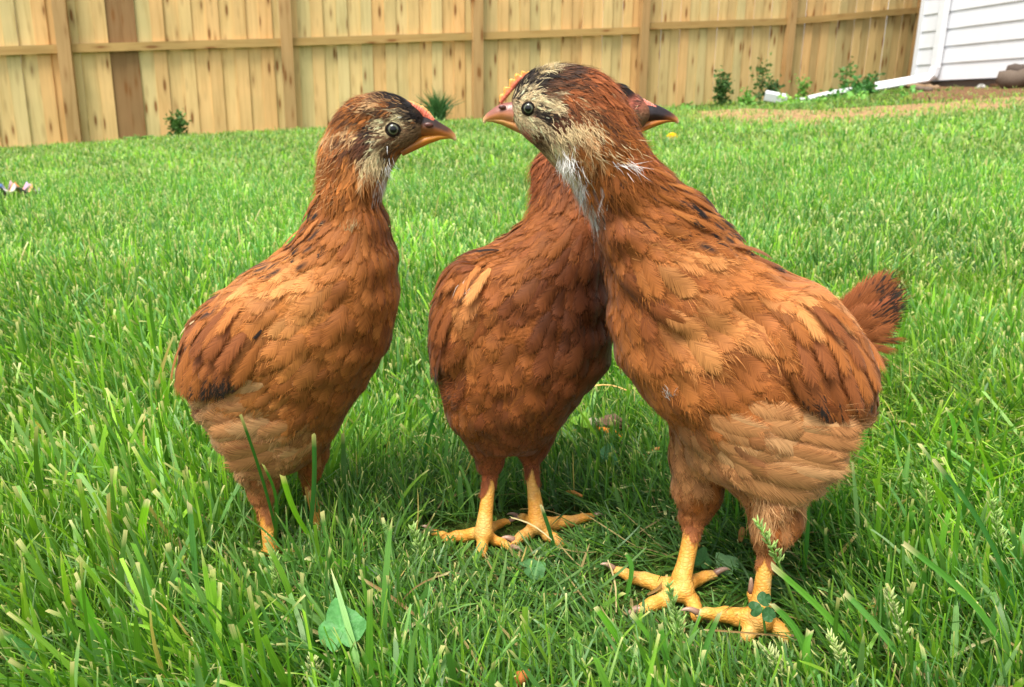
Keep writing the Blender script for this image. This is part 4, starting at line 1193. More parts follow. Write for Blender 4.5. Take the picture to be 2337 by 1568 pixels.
                  (425, 770, 415, 870, 32, 'rust', dict()), (590, 790, 530, 870, 44, 'rust', dict()), (560, 760, 505, 850, 46, 'dk', dict()), (530, 745, 478, 835, 44, 'dk', dict()), (500, 740, 452, 825, 40, 'dk', dict(speck=.1)),
                  (598, 752, 572, 772, 11, 'black', dict())]})

# ---- middle bird: body toward the camera, head behind the right bird, beak to the right
B_ = dict(name='b', wings=[(1030, 735, 150, 62, 104, .0045)], tone=(0.80, 0.74, 0.74), Y=0.512, head_yo=0.03, legtop=0.075, beak_top=(36, 30, 32),
 label='darker rust chicken in the middle, its head behind the right bird and dark beak showing',
 footpts=[G(1102, 1222), G(1224, 1200)],
 rows=[(197, 1395, 1432, 14, .03), (214, 1372, 1452, 34, .03), (240, 1352, 1480, 46, .03), (265, 1335, 1488, 54, .03), (290, 1315, 1470, 58, .03), (315, 1285, 1452, 58, .028), (340, 1245, 1440, 60, .025), (375, 1213, 1430, 62, .02),
       (420, 1212, 1422, 64, .014), (460, 1214, 1412, 70, .008), (500, 1198, 1405, 84, .002), (540, 1152, 1400, 108, 0), (570, 1100, 1398, 124, 0), (600, 1040, 1396, 138, 0), (650, 1008, 1400, 152, 0), (700, 994, 1404, 160, 0), (760, 987, 1406, 166, 0),
       (820, 990, 1394, 166, 0), (870, 1002, 1352, 160, 0), (920, 1012, 1312, 146, 0), (960, 1030, 1282, 124, 0), (1000, 1062, 1252, 90, 0), (1020, 1090, 1225, 50, 0)],
 legs=[dict(thigh=[(1112, 950, 70, -0.008), (1116, 1010, 47, -0.008), (1118, 1054, 32, -0.008)], shank=[(1118, 1082, 15.5), (1114, 1120, 15), (1108, 1170, 17)], foot=(1103, 1218, 22),
            toes=[dict(p=[(1060, 1224, 15), (1022, 1230, 12), (990, 1216, 8)], cdir=(-1, -.5)), dict(p=[(1100, 1250, 14), (1098, 1264, 12)], cdir=(0, .3)), dict(p=[(1128, 1234, 12), (1165, 1250, 9)]), dict(p=[(1140, 1196, 10), (1160, 1192, 7)])]),
       dict(thigh=[(1222, 930, 68, 0.004), (1218, 985, 50, 0.004), (1213, 1026, 34, 0.004)], shank=[(1211, 1056, 16.5), (1216, 1110, 14.5), (1222, 1155, 18)], foot=(1226, 1197, 23),
            toes=[dict(p=[(1265, 1196, 16), (1305, 1190, 13), (1352, 1180, 9)], cdir=(1, -.12), h=.0015), dict(p=[(1250, 1222, 15), (1278, 1240, 12)], cdir=(.5, .3)), dict(p=[(1205, 1218, 15), (1176, 1236, 11)], cdir=(-.8, -.1)), dict(p=[(1200, 1184, 11), (1184, 1181, 7)])])],
 bare=[(1500, 270, 34), (1480, 250, 22), (1470, 290, 24), (1440, 222, 20)],
 eyes=[], nostril=(1470, 262, 7),
 beak={'upper_beak': [(1462, 258, 25, 20, (80, 48, 40)), (1490, 258, 20, 17, (46, 34, 34)), (1512, 263, 15, 13, (60, 38, 32)), (1530, 268, 10, 8, (170, 96, 44)), (1542, 274, 6, 5, (226, 150, 80)), (1547, 281, 3, 2, (236, 200, 150))],
       'lower_beak': [(1446, 296, 12, 18, (170, 106, 66)), (1472, 286, 12, 15, (196, 120, 50)), (1499, 278, 9, 12, (200, 124, 50)), (1520, 274, 6, 8, (210, 134, 60)), (1534, 275, 4, 4, (220, 150, 70))]},
 comb=dict(line=[(1412, 222), (1440, 222), (1468, 230), (1496, 242)], out=(0.25, -1), h=5, th=9, teeth=7, cut=0.1, c0=(220, 128, 108), c1=(232, 150, 124)),
 ctl=[(1400, 205, 7, 1.8, -.9, 0, 'black', .14, .8), (1425, 205, 6, 1.6, -1, 0, 'black', .12, .8), (1410, 240, 6, 1.6, -1, .2, 'black', .12, .8), (1435, 250, 4, 1.3, -1, .1, 'pink', .06, .4), (1445, 272, 4, 1.2, -1, .2, 'dface', .06, .4), (1420, 260, 5, 1.3, -1, .3, 'black', .1, .6),
  (1455, 290, 3, 1.1, -1, .3, 'dface', .05, .3), (1430, 300, 6, 1.6, -.8, .6, 'pale', .1, .6), (1230, 350, 10, 3, -.4, 1, 'red', .22, 1), (1215, 390, 11, 3, -.4, 1, 'red', .22, 1), (1260, 390, 12, 3.6, -.1, 1, 'dk', .12, .9), (1310, 400, 12, 3.6, 0, 1, 'dk', .1, .8),
  (1230, 450, 14, 4, -.3, 1, 'rust', .16, 1), (1290, 460, 15, 4.6, -.2, 1, 'rust', .1, .8), (1360, 460, 15, 5, 0, 1, 'dk', .1, .8), (1215, 510, 17, 5.5, -.7, .8, 'rust', .12, .9, .05), (1270, 530, 18, 7, -.6, .8, 'rust', .1, .8), (1330, 540, 18, 8, -.3, 1, 'dk', .08, .7),
  (1150, 560, 18, 7, -.85, .5, 'org', .13, 1, .1), (1100, 590, 18, 6, -.9, .35, 'dk', .16, 1, .15), (1060, 610, 18, 6, -.85, .5, 'rust', .16, 1, .1), (1200, 590, 21, 11, -.75, .6, 'org', .09, .9), (1290, 610, 21, 12, -.5, .9, 'dk', .07, .7), (1360, 620, 20, 11, -.1, 1, 'dk2', .07, .7),
  (1040, 650, 20, 7, -.5, .9, 'rust', .12, 1, .1), (1080, 670, 20, 8, -.6, .9, 'lt', .12, 1), (1010, 690, 20, 7, -.3, 1, 'dk', .12, 1, .15), (1130, 660, 21, 12, -.7, .7, 'rust', .08, .8), (1210, 680, 21, 13, -.6, .8, 'dk', .07, .7), (1300, 700, 20, 13, -.3, 1, 'dk2', .06, .6), (1370, 720, 19, 12, 0, 1, 'dk2', .06, .6),
  (1110, 740, 21, 14, -.55, .8, 'org', .08, .8), (1190, 770, 20, 14, -.45, .9, 'rust', .07, .7), (1280, 790, 19, 13, -.3, 1, 'dk', .06, .6), (1350, 800, 18, 12, -.15, 1, 'dk', .06, .6), (1010, 760, 20, 9, -.2, 1, 'dk', .09, .8), (1050, 790, 19, 12, -.4, .9, 'rust', .08, .8),
  (1005, 830, 18, 9, -.2, 1, 'dk', .1, .9, .1), (1040, 860, 18, 10, -.5, .8, 'dk', .09, .9), (1110, 840, 18, 12, -.4, .9, 'rust', .07, .7), (1200, 860, 17, 12, -.3, 1, 'rust', .06, .6), (1280, 870, 17, 11, -.3, 1, 'dk', .06, .6), (1020, 900, 16, 8, -.7, .7, 'rust', .14, 1), (1080, 920, 16, 9, -.5, .8, 'rust', .08, .9),
  (1160, 920, 15, 9, -.3, 1, 'dk', .06, .8), (1240, 920, 15, 8, -.2, 1, 'rust', .06, .8), (1070, 970, 13, 6, -.2, 1, 'rust', .08, .9), (1130, 980, 12, 5, 0, 1, 'dk', .06, .8), (1220, 980, 12, 5, .1, 1, 'dk', .06, .8), (1118, 1040, 12, 5.4, 0, 1, 'red', .05, .6), (1213, 1010, 12, 5.4, 0, 1, 'red', .05, .6)],
 tufts=[dict(px=1225, py=400, sx=10, sy=50, n=200, dx=-.8, dy=.6, l=7, c='red'), dict(px=1110, py=590, sx=30, sy=10, n=120, dx=-.9, dy=-.1, l=8, c='rust'), dict(px=1070, py=655, sx=14, sy=10, n=90, dx=-.4, dy=.9, l=8, c='white'), dict(px=1020, py=900, sx=20, sy=20, n=160, dx=-.8, dy=.1, l=7, c='red'), dict(px=1425, py=270, sx=12, sy=24, n=120, dx=-.8, dy=.5, l=5, c='cream')],
 quills={'wing': [(1060, 600, 1010, 690, 34, 'dk', dict(speck=.1)), (1080, 600, 1025, 680, 34, 'rust', dict(speck=.1)), (1100, 605, 1050, 700, 32, 'org', dict()), (1120, 615, 1072, 705, 32, 'lt', dict()), (1015, 700, 1000, 790, 34, 'dk', dict()), (1035, 705, 1015, 800, 34, 'dk', dict(speck=.1)),
                  (1003, 770, 1004, 860, 30, 'dk', dict(speck=.3)), (1010, 800, 1016, 880, 26, 'dk2', dict(speck=.5)), (1140, 575, 1095, 594, 12, 'black', dict())]})

# ---- right bird: faces left
C_ = dict(name='c', wings=[(1875, 815, 185, 100, 62, .007), (1520, 640, 190, 80, 40, .003)], tone=(1.0, 0.96, 0.98), Y=0.425, head_yo=0.0, legtop=0.09, beak_top=(140, 86, 76),
 label='largest rust chicken on the right facing left, with tail raised and white throat tuft',
 footpts=[G(1556, 1348), G(1734, 1409)],
 rows=[(154, 1232, 1335, 18, 0), (165, 1205, 1368, 38, 0), (185, 1183, 1398, 52, 0), (210, 1168, 1420, 62, 0), (240, 1160, 1438, 68, 0), (270, 1165, 1450, 72, 0), (300, 1180, 1462, 74, 0), (330, 1212, 1478, 76, 0), (360, 1245, 1495, 78, 0.002), (390, 1278, 1520, 82, .004),
       (420, 1302, 1560, 86, .006), (450, 1322, 1600, 92, .008), (490, 1340, 1640, 104, .01), (530, 1356, 1675, 122, .012), (570, 1370, 1712, 140, .014), (610, 1378, 1775, 156, .014), (650, 1380, 1862, 170, .014), (700, 1380, 1925, 182, .014), (760, 1384, 1968, 190, .012), (820, 1400, 1992, 192, .01),
       (870, 1432, 1996, 190, .008), (910, 1470, 1988, 184, .006), (950, 1508, 1940, 176, .004), (1000, 1538, 1926, 160, .002), (1050, 1572, 1898, 138, 0), (1090, 1630, 1866, 108, 0), (1125, 1690, 1836, 76, 0), (1145, 1720, 1810, 46, 0)],
 legs=[dict(thigh=[(1600, 1000, 72, 0.012), (1594, 1070, 62, 0.014), (1592, 1125, 54, 0.016), (1582, 1168, 36, 0.017)], shank=[(1582, 1196, 20), (1575, 1233, 20), (1564, 1285, 20), (1555, 1318, 24)], foot=(1556, 1346, 29),
            toes=[dict(p=[(1500, 1334, 20), (1440, 1318, 15), (1404, 1302, 10)], cdir=(-1, -.4), h=.0008), dict(p=[(1510, 1372, 19), (1466, 1392, 15)], cdir=(-.4, .2)), dict(p=[(1578, 1372, 19), (1590, 1406, 15)], cdir=(.6, .5)), dict(p=[(1590, 1324, 15), (1628, 1312, 11)], cdir=(1, -.3), h=.003)]),
       dict(thigh=[(1775, 1060, 84, -.016), (1768, 1130, 66, -.018), (1768, 1190, 58, -.02), (1754, 1236, 34, -.02)], shank=[(1750, 1268, 18), (1744, 1300, 18), (1738, 1350, 20), (1734, 1385, 26)], foot=(1733, 1412, 31),
            toes=[dict(p=[(1680, 1408, 21), (1630, 1404, 16), (1594, 1401, 11)], cdir=(-1, -.15), h=.003), dict(p=[(1716, 1436, 19), (1704, 1452, 16)], cdir=(-.2, .3)), dict(p=[(1764, 1428, 20), (1790, 1452, 16)], cdir=(.5, .4)), dict(p=[(1722, 1382, 14), (1713, 1356, 10)], cdir=(-.1, -1), h=.008)])],
 bare=[(1140, 262, 34), (1166, 300, 16), (1206, 248, 19), (1158, 236, 14)],
 eyes=[(1206, 248, 12.8)],
 nostril=(1146, 245, 6),
 beak={'upper_beak': [(1172, 258, 25, 20, (206, 140, 100)), (1148, 257, 21, 17, (208, 136, 80)), (1130, 262, 15, 13, (218, 142, 72)), (1116, 267, 10, 8, (228, 146, 82)), (1107, 273, 6, 5, (236, 180, 116)), (1104, 281, 3, 2, (240, 214, 160))],
       'lower_beak': [(1196, 296, 12, 18, (206, 140, 110)), (1170, 284, 12, 15, (190, 130, 70)), (1146, 276, 9, 12, (200, 146, 76)), (1124, 273, 6, 7, (216, 164, 90)), (1112, 274, 4, 4, (226, 176, 110))]},
 comb=dict(line=[(1140, 232), (1158, 212), (1178, 186), (1198, 172), (1216, 166)], out=(-0.55, -0.85), h=16, th=3.6, teeth=6, cut=0.66, c0=(226, 118, 88), c1=(255, 170, 60)),
 ctl=[(1200, 178, 6, 1.7, .8, -.4, 'black', .12, .8), (1225, 165, 7, 1.8, 1, -.2, 'cream', .14, .9), (1180, 215, 5, 1.5, .5, -.5, 'black', .1, .8), (1240, 175, 7, 2, 1, 0, 'black', .12, .8), (1220, 195, 6, 1.8, .9, -.1, 'black', .1, .8), (1290, 165, 8, 2.2, 1, .15, 'crown', .14, .8, .4), (1262, 180, 7, 2, 1, .1, 'brown', .12, .8), (1310, 180, 8, 2.2, 1, .2, 'red', .1, .8, .3), (1270, 195, 7, 2.2, 1, .1, 'crown', .1, .8, .4), (1250, 205, 7, 2, 1, .1, 'brown', .1, .8), (1285, 212, 7, 2, 1, .2, 'red', .1, .8),
  (1330, 170, 9, 2.6, .9, .35, 'red', .14, .8, .1), (1340, 210, 9, 2.6, .9, .5, 'red', .1, .8, .25), (1380, 220, 10, 2.8, .8, .7, 'red', .14, .8, .1), (1410, 240, 10, 3, .6, .8, 'red', .15, .8), (1300, 230, 8, 2.2, .9, .4, 'red', .1, .8, .2),
  (1190, 270, 3, 1.1, .8, .5, 'cream', .06, .4), (1225, 222, 3, 1.1, .9, .1, 'cream', .08, .4), (1200, 220, 3, 1.1, .6, -.3, 'cream', .08, .4), (1250, 235, 4, 1.3, 1, .1, 'cream', .08, .5), (1262, 255, 4, 1.4, 1, .1, 'cream', .08, .5), (1235, 275, 4, 1.3, .9, .4, 'cream', .06, .4), (1262, 268, 3, 1.2, .9, .2, 'brown', .08, .5, .8),
  (1275, 275, 5, 1.8, .8, .6, 'ear', .12, .7), (1262, 290, 5, 1.8, .8, .6, 'ear', .12, .7), (1268, 280, 5, 1.8, .8, .6, 'ear', .12, .7), (1280, 285, 5, 1.8, .8, .6, 'ear', .12, .7), (1272, 294, 5, 1.8, .8, .6, 'ear', .12, .7), (1284, 272, 5, 1.8, .8, .6, 'ear', .12, .7), (1230, 262, 3, 1.1, .9, .4, 'black', .06, .3), (1242, 268, 3, 1.1, .9, .1, 'black', .06, .3), (1256, 265, 3, 1.1, .9, -.2, 'black', .06, .3), (1222, 306, 3, 1.2, .7, .7, 'brown', .06, .3), (1180, 285, 3, 1.1, .7, .7, 'cream', .06, .3), (1206, 285, 3, 1.1, .7, .7, 'cream', .06, .3), (1184, 235, 3, 1.1, .7, .4, 'cream', .06, .3), (1250, 312, 5, 1.5, .7, .7, 'cream', .06, .3), (1228, 296, 3, 1.2, .7, .7, 'cream', .06, .3), (1300, 245, 7, 2, .9, .4, 'brown', .1, .8), (1350, 250, 9, 2.4, .8, .5, 'brown', .1, .8), (1330, 225, 8, 2.2, .9, .3, 'red', .1, .8), (1375, 300, 9, 2.6, .8, .7, 'brown', .1, .8), (1390, 330, 10, 3, .7, .8, 'rust', .1, .8), (1305, 205, 7, 2, .9, .1, 'brown', .1, .8), (1320, 235, 7, 2, .9, .3, 'pale', .1, .8), (1410, 300, 10, 2.8, .7, .8, 'rust', .12, .8), (1215, 300, 3, 1.2, .7, .7, 'cream', .06, .4), (1235, 315, 4, 1.4, .7, .7, 'dface', .08, .6, .5), (1200, 305, 3, 1.1, .8, .6, 'pink', .05, .3), (1260, 330, 6, 1.8, .5, .9, 'cream', .12, .9), (1285, 315, 6, 1.8, .4, .9, 'cream', .12, .9),
  (1310, 260, 7, 2, .7, .6, 'red', .1, .8), (1320, 290, 8, 2.2, .6, .8, 'pale', .12, .9), (1360, 280, 9, 2.6, .7, .8, 'rust', .12, .8, .2), (1310, 320, 8, 2.4, .3, 1, 'rust', .12, .9), (1340, 340, 10, 3, .2, 1, 'pale', .12, .9), (1370, 330, 10, 3, .5, .9, 'rust', .12, .8, .15), (1430, 290, 11, 3.2, .6, .9, 'rust', .14, .8, .1), (1450, 340, 12, 3.6, .6, .9, 'red', .14, .8, .1),
  (1282, 368, 9, 2, .1, 1, 'cream', .18, 1), (1303, 410, 10, 2.2, .15, 1, 'white', .2, 1), (1322, 450, 10, 2.2, .1, 1, 'white', .2, 1), (1318, 360, 10, 2.6, .1, 1, 'rust', .14, 1), (1335, 410, 11, 3, .1, 1, 'rust', .14, 1), (1350, 390, 12, 3.4, .2, 1, 'rust', .12, .9, .15), (1400, 390, 12, 3.8, .5, .9, 'rust', .12, .8, .15), (1420, 370, 11, 3, .6, .8, 'rust', .14, .9), (1480, 400, 14, 4.4, .8, .7, 'rust', .12, .8, .3),
  (1370, 450, 14, 4.4, .2, 1, 'dk', .12, .9, .2), (1420, 450, 15, 5, .6, .8, 'rust', .1, .8, .2), (1500, 450, 17, 5.6, .85, .5, 'rust', .1, .8, .4), (1570, 450, 18, 6, .9, .5, 'rust', .12, .8, .5), (1620, 500, 18, 6.5, .85, .6, 'org', .12, .8, .6), (1550, 510, 20, 7, .95, .3, 'rust', .1, .8, .25), (1460, 500, 18, 6.5, .8, .5, 'rust', .09, .8, .1),
  (1365, 510, 16, 5.5, .05, 1, 'rust', .1, .8), (1400, 520, 18, 8, .3, 1, 'dk', .1, .9), (1390, 600, 20, 9, .1, 1, 'rust', .08, .8), (1395, 700, 20, 10, .15, 1, 'rust', .08, .8), (1450, 570, 22, 11, .7, .6, 'org', .1, .9), (1540, 570, 22, 11, .95, .25, 'lt', .1, 1), (1640, 580, 22, 10, .95, .35, 'org', .09, .9), (1720, 620, 22, 10, .95, .35, 'org', .09, .9, .1),
  (1460, 640, 22, 12, .55, .85, 'dk', .07, .8), (1550, 640, 23, 13, .9, .4, 'rust', .08, .8), (1640, 650, 23, 13, .9, .35, 'org', .08, .9), (1450, 720, 22, 12, .4, .95, 'org', .08, .9), (1540, 720, 24, 14, .85, .5, 'lt', .09, 1), (1640, 740, 24, 14, .85, .5, 'lt', .09, 1), (1730, 700, 22, 12, .85, .5, 'org', .1, .9),
  (1790, 660, 22, 10, .9, .5, 'lt', .1, .9), (1860, 680, 22, 9, .85, .6, 'lt', .1, .9, .1), (1780, 730, 22, 10, .75, .7, 'rust', .1, .9), (1880, 760, 22, 9, .65, .8, 'dk', .09, .8, .1), (1950, 780, 20, 8, .4, 1, 'rust', .08, .7), (1410, 800, 19, 10, .35, 1, 'rust', .07, .8), (1480, 830, 20, 12, .5, .9, 'org', .07, .8), (1580, 830, 22, 13, .75, .7, 'rust', .08, .9),
  (1680, 830, 22, 13, .75, .7, 'rust', .08, .8), (1780, 830, 21, 12, .7, .75, 'dk', .07, .7), (1870, 860, 20, 10, .4, 1, 'rust', .07, .6, .1), (1950, 880, 19, 9, 0, 1, 'rust', .07, .6, .15), (1520, 920, 17, 10, .5, .85, 'rust', .07, .9), (1620, 920, 19, 11, .8, .6, 'rust', .08, .9), (1730, 910, 20, 11, .85, .55, 'org', .09, .9), (1840, 930, 18, 9, .8, .5, 'dk', .09, .8, .5),
  (1560, 1000, 16.8, 10.8, .3, 1, 'fluf2', .07, .9), (1640, 1000, 20.2, 10.8, .8, .6, 'fluf2', .1, 1), (1740, 990, 22.4, 10.8, .95, .35, 'fluff', .12, 1), (1850, 990, 22.4, 10.1, 1, .15, 'fluff', .14, 1), (1940, 1010, 20.2, 8.5, 1, -.1, 'fluff', .2, 1, .03), (1700, 1070, 19.0, 10.1, .7, .7, 'fluf2', .12, 1), (1800, 1070, 21.3, 10.1, .9, .45, 'fluff', .14, 1, .03), (1900, 1070, 19.0, 8.5, .9, .35, 'fluff', .18, 1, .04),
  (1840, 1130, 15.7, 7.8, .7, .7, 'fluff', .16, 1), (1760, 1130, 15.7, 7.8, .3, 1, 'fluf2', .12, 1), (1590, 1070, 13.4, 7.8, .1, 1, 'fluf2', .09, .9), (1575, 1130, 13, 6.4, 0, 1, 'leg', .08, .9), (1620, 1130, 13, 6.4, .2, 1, 'rust', .08, .9), (1580, 1180, 10, 5, .05, 1, 'leg', .06, .8), (1740, 1180, 14.6, 6.8, .1, 1, 'fluf2', .1, 1), (1800, 1190, 13, 6.6, .3, 1, 'rust', .1, 1), (1755, 1240, 10, 5, .05, 1, 'leg', .06, .8)],
 tufts=[dict(px=1310, py=420, sx=10, sy=30, n=260, dx=.25, dy=1, l=7, c='white'), dict(px=1285, py=370, sx=10, sy=12, n=110, dx=.2, dy=1, l=8, c='white'), dict(px=1400, py=350, sx=34, sy=14, n=34, dx=.9, dy=.6, l=10, c='cream'), dict(px=1430, py=375, sx=16, sy=9, n=30, dx=.9, dy=.5, l=10, c='white'),
        dict(px=1320, py=300, sx=30, sy=14, n=260, dx=.5, dy=.8, l=6, c='cream'), dict(px=1245, py=160, sx=20, sy=6, n=120, dx=.3, dy=-1, l=4, c='cream'), dict(px=1370, py=490, sx=6, sy=6, n=60, dx=-.1, dy=-1, l=7, c='white'), dict(px=1930, py=1020, sx=26, sy=40, n=260, dx=1, dy=-.05, l=13, c='fluff'),
        dict(px=1880, py=1090, sx=50, sy=25, n=140, dx=.9, dy=.3, l=12, c='fluff'), dict(px=1560, py=570, sx=60, sy=20, n=110, dx=.8, dy=-.3, l=7, c='lt'), dict(px=1740, py=1160, sx=14, sy=22, n=260, dx=.1, dy=1, l=14, c='pale'), dict(px=1690, py=1180, sx=6, sy=12, n=200, dx=-.4, dy=1, l=12, c='fluff'), dict(px=1525, py=905, sx=5, sy=6, n=50, dx=-.1, dy=-.8, l=6, c='white'),
        dict(px=1460, py=340, sx=20, sy=40, n=160, dx=.8, dy=.2, l=8, c='rust')],
 quills={'rear_fluff': soft((
              (1700, 925, 1840, 960, 46, 'fluf2', .03), (1740, 950, 1890, 985, 46, 'fluff', .03), (1800, 955, 1962, 980, 40, 'fluff', .0), (1800, 985, 1980, 1008, 42, 'pale', -.03), (1790, 1010, 1966, 1042, 44, 'fluff', .0), (1770, 1035, 1955, 1080, 44, 'fluff', .02), (1740, 1055, 1925, 1110, 46, 'fluff', .03),
              (1700, 1065, 1885, 1138, 46, 'fluff', .04), (1680, 1080, 1842, 1160, 44, 'fluf2', .04), (1650, 1040, 1790, 1115, 46, 'fluf2', .04), (1660, 1000, 1810, 1058, 46, 'fluf2', .03), (1850, 945, 1935, 962, 30, 'fluff', .0), (1640, 950, 1770, 1010, 44, 'fluf2', .03), (1850, 1000, 1965, 1022, 30, 'pale', 0), (1720, 1000, 1870, 1040, 42, 'fluff', .02))),
         'tail': [(1880, 740, 1992, 645, 56, 'tail', dict(Y=.489)), (1882, 735, 2030, 612, 60, 'tail', dict(Y=.484, bend=-.03, speck=0.11)), (1885, 738, 2062, 614, 62, 'dk', dict(Y=.479, speck=0.25)), (1888, 745, 2082, 640, 62, 'dk', dict(Y=.474, speck=0.34)), (1890, 752, 2088, 668, 60, 'tail', dict(Y=.469, speck=0.40)),
                  (1892, 760, 2086, 698, 58, 'dk', dict(Y=.464, speck=0.50)), (1894, 765, 2074, 726, 54, 'dk', dict(Y=.459, speck=0.34)), (1898, 768, 2060, 752, 44, 'dk', dict(Y=.455, speck=0.14)), (1900, 770, 2074, 790, 24, 'dk', dict(Y=.45, speck=0.20, bend=.06)), (1900, 772, 2056, 806, 28, 'dk', dict(Y=.447, speck=0.14)),
                  (1905, 775, 2038, 836, 26, 'dk', dict(Y=.444, speck=0.20)), (1905, 780, 2020, 826, 30, 'tail', dict(Y=.442)), (1895, 748, 1996, 700, 52, 'dk', dict(Y=.455)), (1900, 752, 2012, 735, 48, 'dk', dict(Y=.45)), (1900, 758, 2014, 768, 44, 'dk', dict(Y=.446)), (1905, 765, 2000, 796, 40, 'dk', dict(Y=.443))],
         'hackle': [(1480, 385, 1540, 425, 15, 'rust', dict(o1=.0035, speck=.2)), (1520, 420, 1585, 452, 16, 'org', dict(o1=.0035, )), (1545, 440, 1622, 490, 18, 'rust', dict(o1=.0035, )), (1570, 460, 1650, 515, 18, 'org', dict(o1=.0035, speck=.45)), (1585, 480, 1676, 538, 20, 'org', dict(o1=.0035, speck=.455)), (1560, 490, 1650, 548, 18, 'rust', dict(o1=.0035, speck=.2)), (1530, 480, 1610, 530, 18, 'org', dict(o1=.0035, speck=.45)),
                    (1500, 440, 1570, 485, 16, 'rust', dict(o1=.0035, speck=.3)), (1610, 520, 1690, 556, 16, 'rust', dict(o1=.0035, speck=.45)), (1660, 560, 1760, 605, 20, 'rust', dict(o1=.0035, speck=.1)), (1710, 590, 1800, 625, 20, 'dk', dict(o1=.0035, speck=.45))],
         'wing': [(1850, 680, 1935, 770, 38, 'rust', dict(speck=.1)), (1835, 690, 1915, 790, 40, 'dk', dict(speck=.06)), (1860, 675, 1960, 745, 34, 'org', dict(speck=.12)), (1800, 690, 1870, 790, 40, 'lt', dict()), (1780, 700, 1840, 800, 42, 'rust', dict()), (1940, 780, 1985, 900, 40, 'rust', dict()), (1925, 800, 1965, 925, 42, 'rust', dict(speck=.05)),
                  (1905, 810, 1945, 940, 44, 'dk', dict(speck=.12)), (1880, 820, 1922, 955, 44, 'dk', dict(speck=.2)), (1856, 830, 1898, 965, 44, 'dk', dict(speck=.35)), (1832, 840, 1870, 965, 44, 'dk', dict(speck=.45)), (1812, 850, 1850, 950, 42, 'dk', dict(speck=.3)),
                  (1910, 750, 1950, 850, 44, 'dk', dict()), (1880, 750, 1915, 860, 46, 'rust', dict()), (1850, 760, 1885, 870, 46, 'dk', dict()), (1820, 770, 1850, 880, 46, 'dk', dict()), (1965, 760, 1992, 860, 26, 'rust', dict())]})
for spec in (A_, B_, C_):
    make_bird(spec)

# ------------------------------------------------------------------ blades (vectorised)
def blades(root, Ln, Wd, az, lean0, bend, tipw, col, tipcol, seg=4, face=None, tipfrac=0.86, roll=None):
    n = len(root); m = seg + 1
    v = np.linspace(0, 1, m)
    if seg >= 3:
        v = np.append(v[:-1] * tipfrac / v[-2], 1.0)
    ang = lean0[:, None] + bend[:, None] * v[None, :] ** 1.3
    dv = np.diff(v, prepend=0.0)
    dx = np.cumsum(np.sin(ang) * dv, 1) * Ln[:, None]
    dz = np.cumsum(np.cos(ang) * dv, 1) * Ln[:, None]
    ca, sa = np.cos(az)[:, None], np.sin(az)[:, None]
    A = np.stack((root[:, 0:1] + dx * ca, root[:, 1:2] + dx * sa, root[:, 2:3] + np.maximum(dz, 0.001)), -1)   # n,m,3
    fa = (az + (roll if roll is not None else RNG.normal(0, 0.9, n)) + math.pi / 2)
    S = np.stack((np.cos(fa), np.sin(fa), np.zeros(n)), -1)
    wp = np.interp(v, [0, 0.15, 0.5, tipfrac, 1.0], [0.55, 0.9, 1.0, 0.8, 0.0])[None, :] * np.ones((n, 1))
    wp[:, -1] = tipw
    wp[:, -2] = np.maximum(wp[:, -2] * 0.8, tipw * 0.9)
    hw = 0.5 * Wd[:, None] * wp
    Lf = A - S[:, None, :] * hw[..., None]; Rt = A + S[:, None, :] * hw[..., None]
    Rt[:, -1, 2] += 0.35 * Wd * tipw * RNG.normal(0, 1, n)
    V = np.stack((Lf, Rt), 2).reshape(-1, 3)
    b0 = (np.arange(n) * 2 * m)[:, None] + (np.arange(m - 1) * 2)[None, :]
    q = np.stack((b0, b0 + 1, b0 + 3, b0 + 2), -1).reshape(-1, 4)
    C = np.repeat(col[:, None, :], m, 1)
    if seg >= 3: C[:, -1] = tipcol
    else: C[:, -1] = 0.5 * C[:, -1] + 0.5 * tipcol
    C = np.repeat(C[:, :, None, :], 2, 2).reshape(-1, 3)
    U = np.zeros((n, m, 2, 3)); U[..., 0, 0] = -1; U[..., 1, 0] = 1; U[..., 1] = v[None, :, None]; U[..., 2] = RNG.random(n)[:, None, None]
    return V, q, C, U.reshape(-1, 3)

def patch_noise(x, y, s=1.0, seed=0):
    v = 0
    for k, (fx, fy, ph) in enumerate(((3.1, 1.7, 0.3), (-2.2, 4.3, 1.9), (6.7, 5.1, 4.2), (11.3, -8.1, 2.2), (17.0, 13.0, 5.5))):
        v = v + np.sin((x * fx + y * fy) * s + ph + seed) / (1.4 ** k)
    return v / 2.6

trC = G(1400, 1350)[:2]
def trampled(x, y):
    """1 where the birds have flattened the grass"""
    d = ((x - trC[0] - 0.005) / 0.145) ** 2 + ((y - trC[1] + 0.004) / 0.078) ** 2
    return np.clip(1.5 - d, 0, 1)

FEET = [G(1102, 1222), G(1224, 1200), G(1556, 1348), G(1734, 1409)]
TOES = np.array(TOEPTS)
HIDDEN = [G(612, 1235), G(725, 1195)]
GREENS = s2l([(98, 152, 44), (122, 172, 48), (84, 136, 44), (146, 192, 58), (104, 156, 84), (70, 120, 40), (124, 168, 92)])

def scatter(n, d0, d1, power=1.0, tmax=0.82):
    u = RNG.random(n)
    d = np.sqrt(d0 * d0 + u * (d1 * d1 - d0 * d0)) if power == 1 else (d0 ** (2 - power) + u * (d1 ** (2 - power) - d0 ** (2 - power))) ** (1 / (2 - power))
    t = RNG.uniform(-tmax, tmax, n)
    x = t * d
    return x, d

parts = []
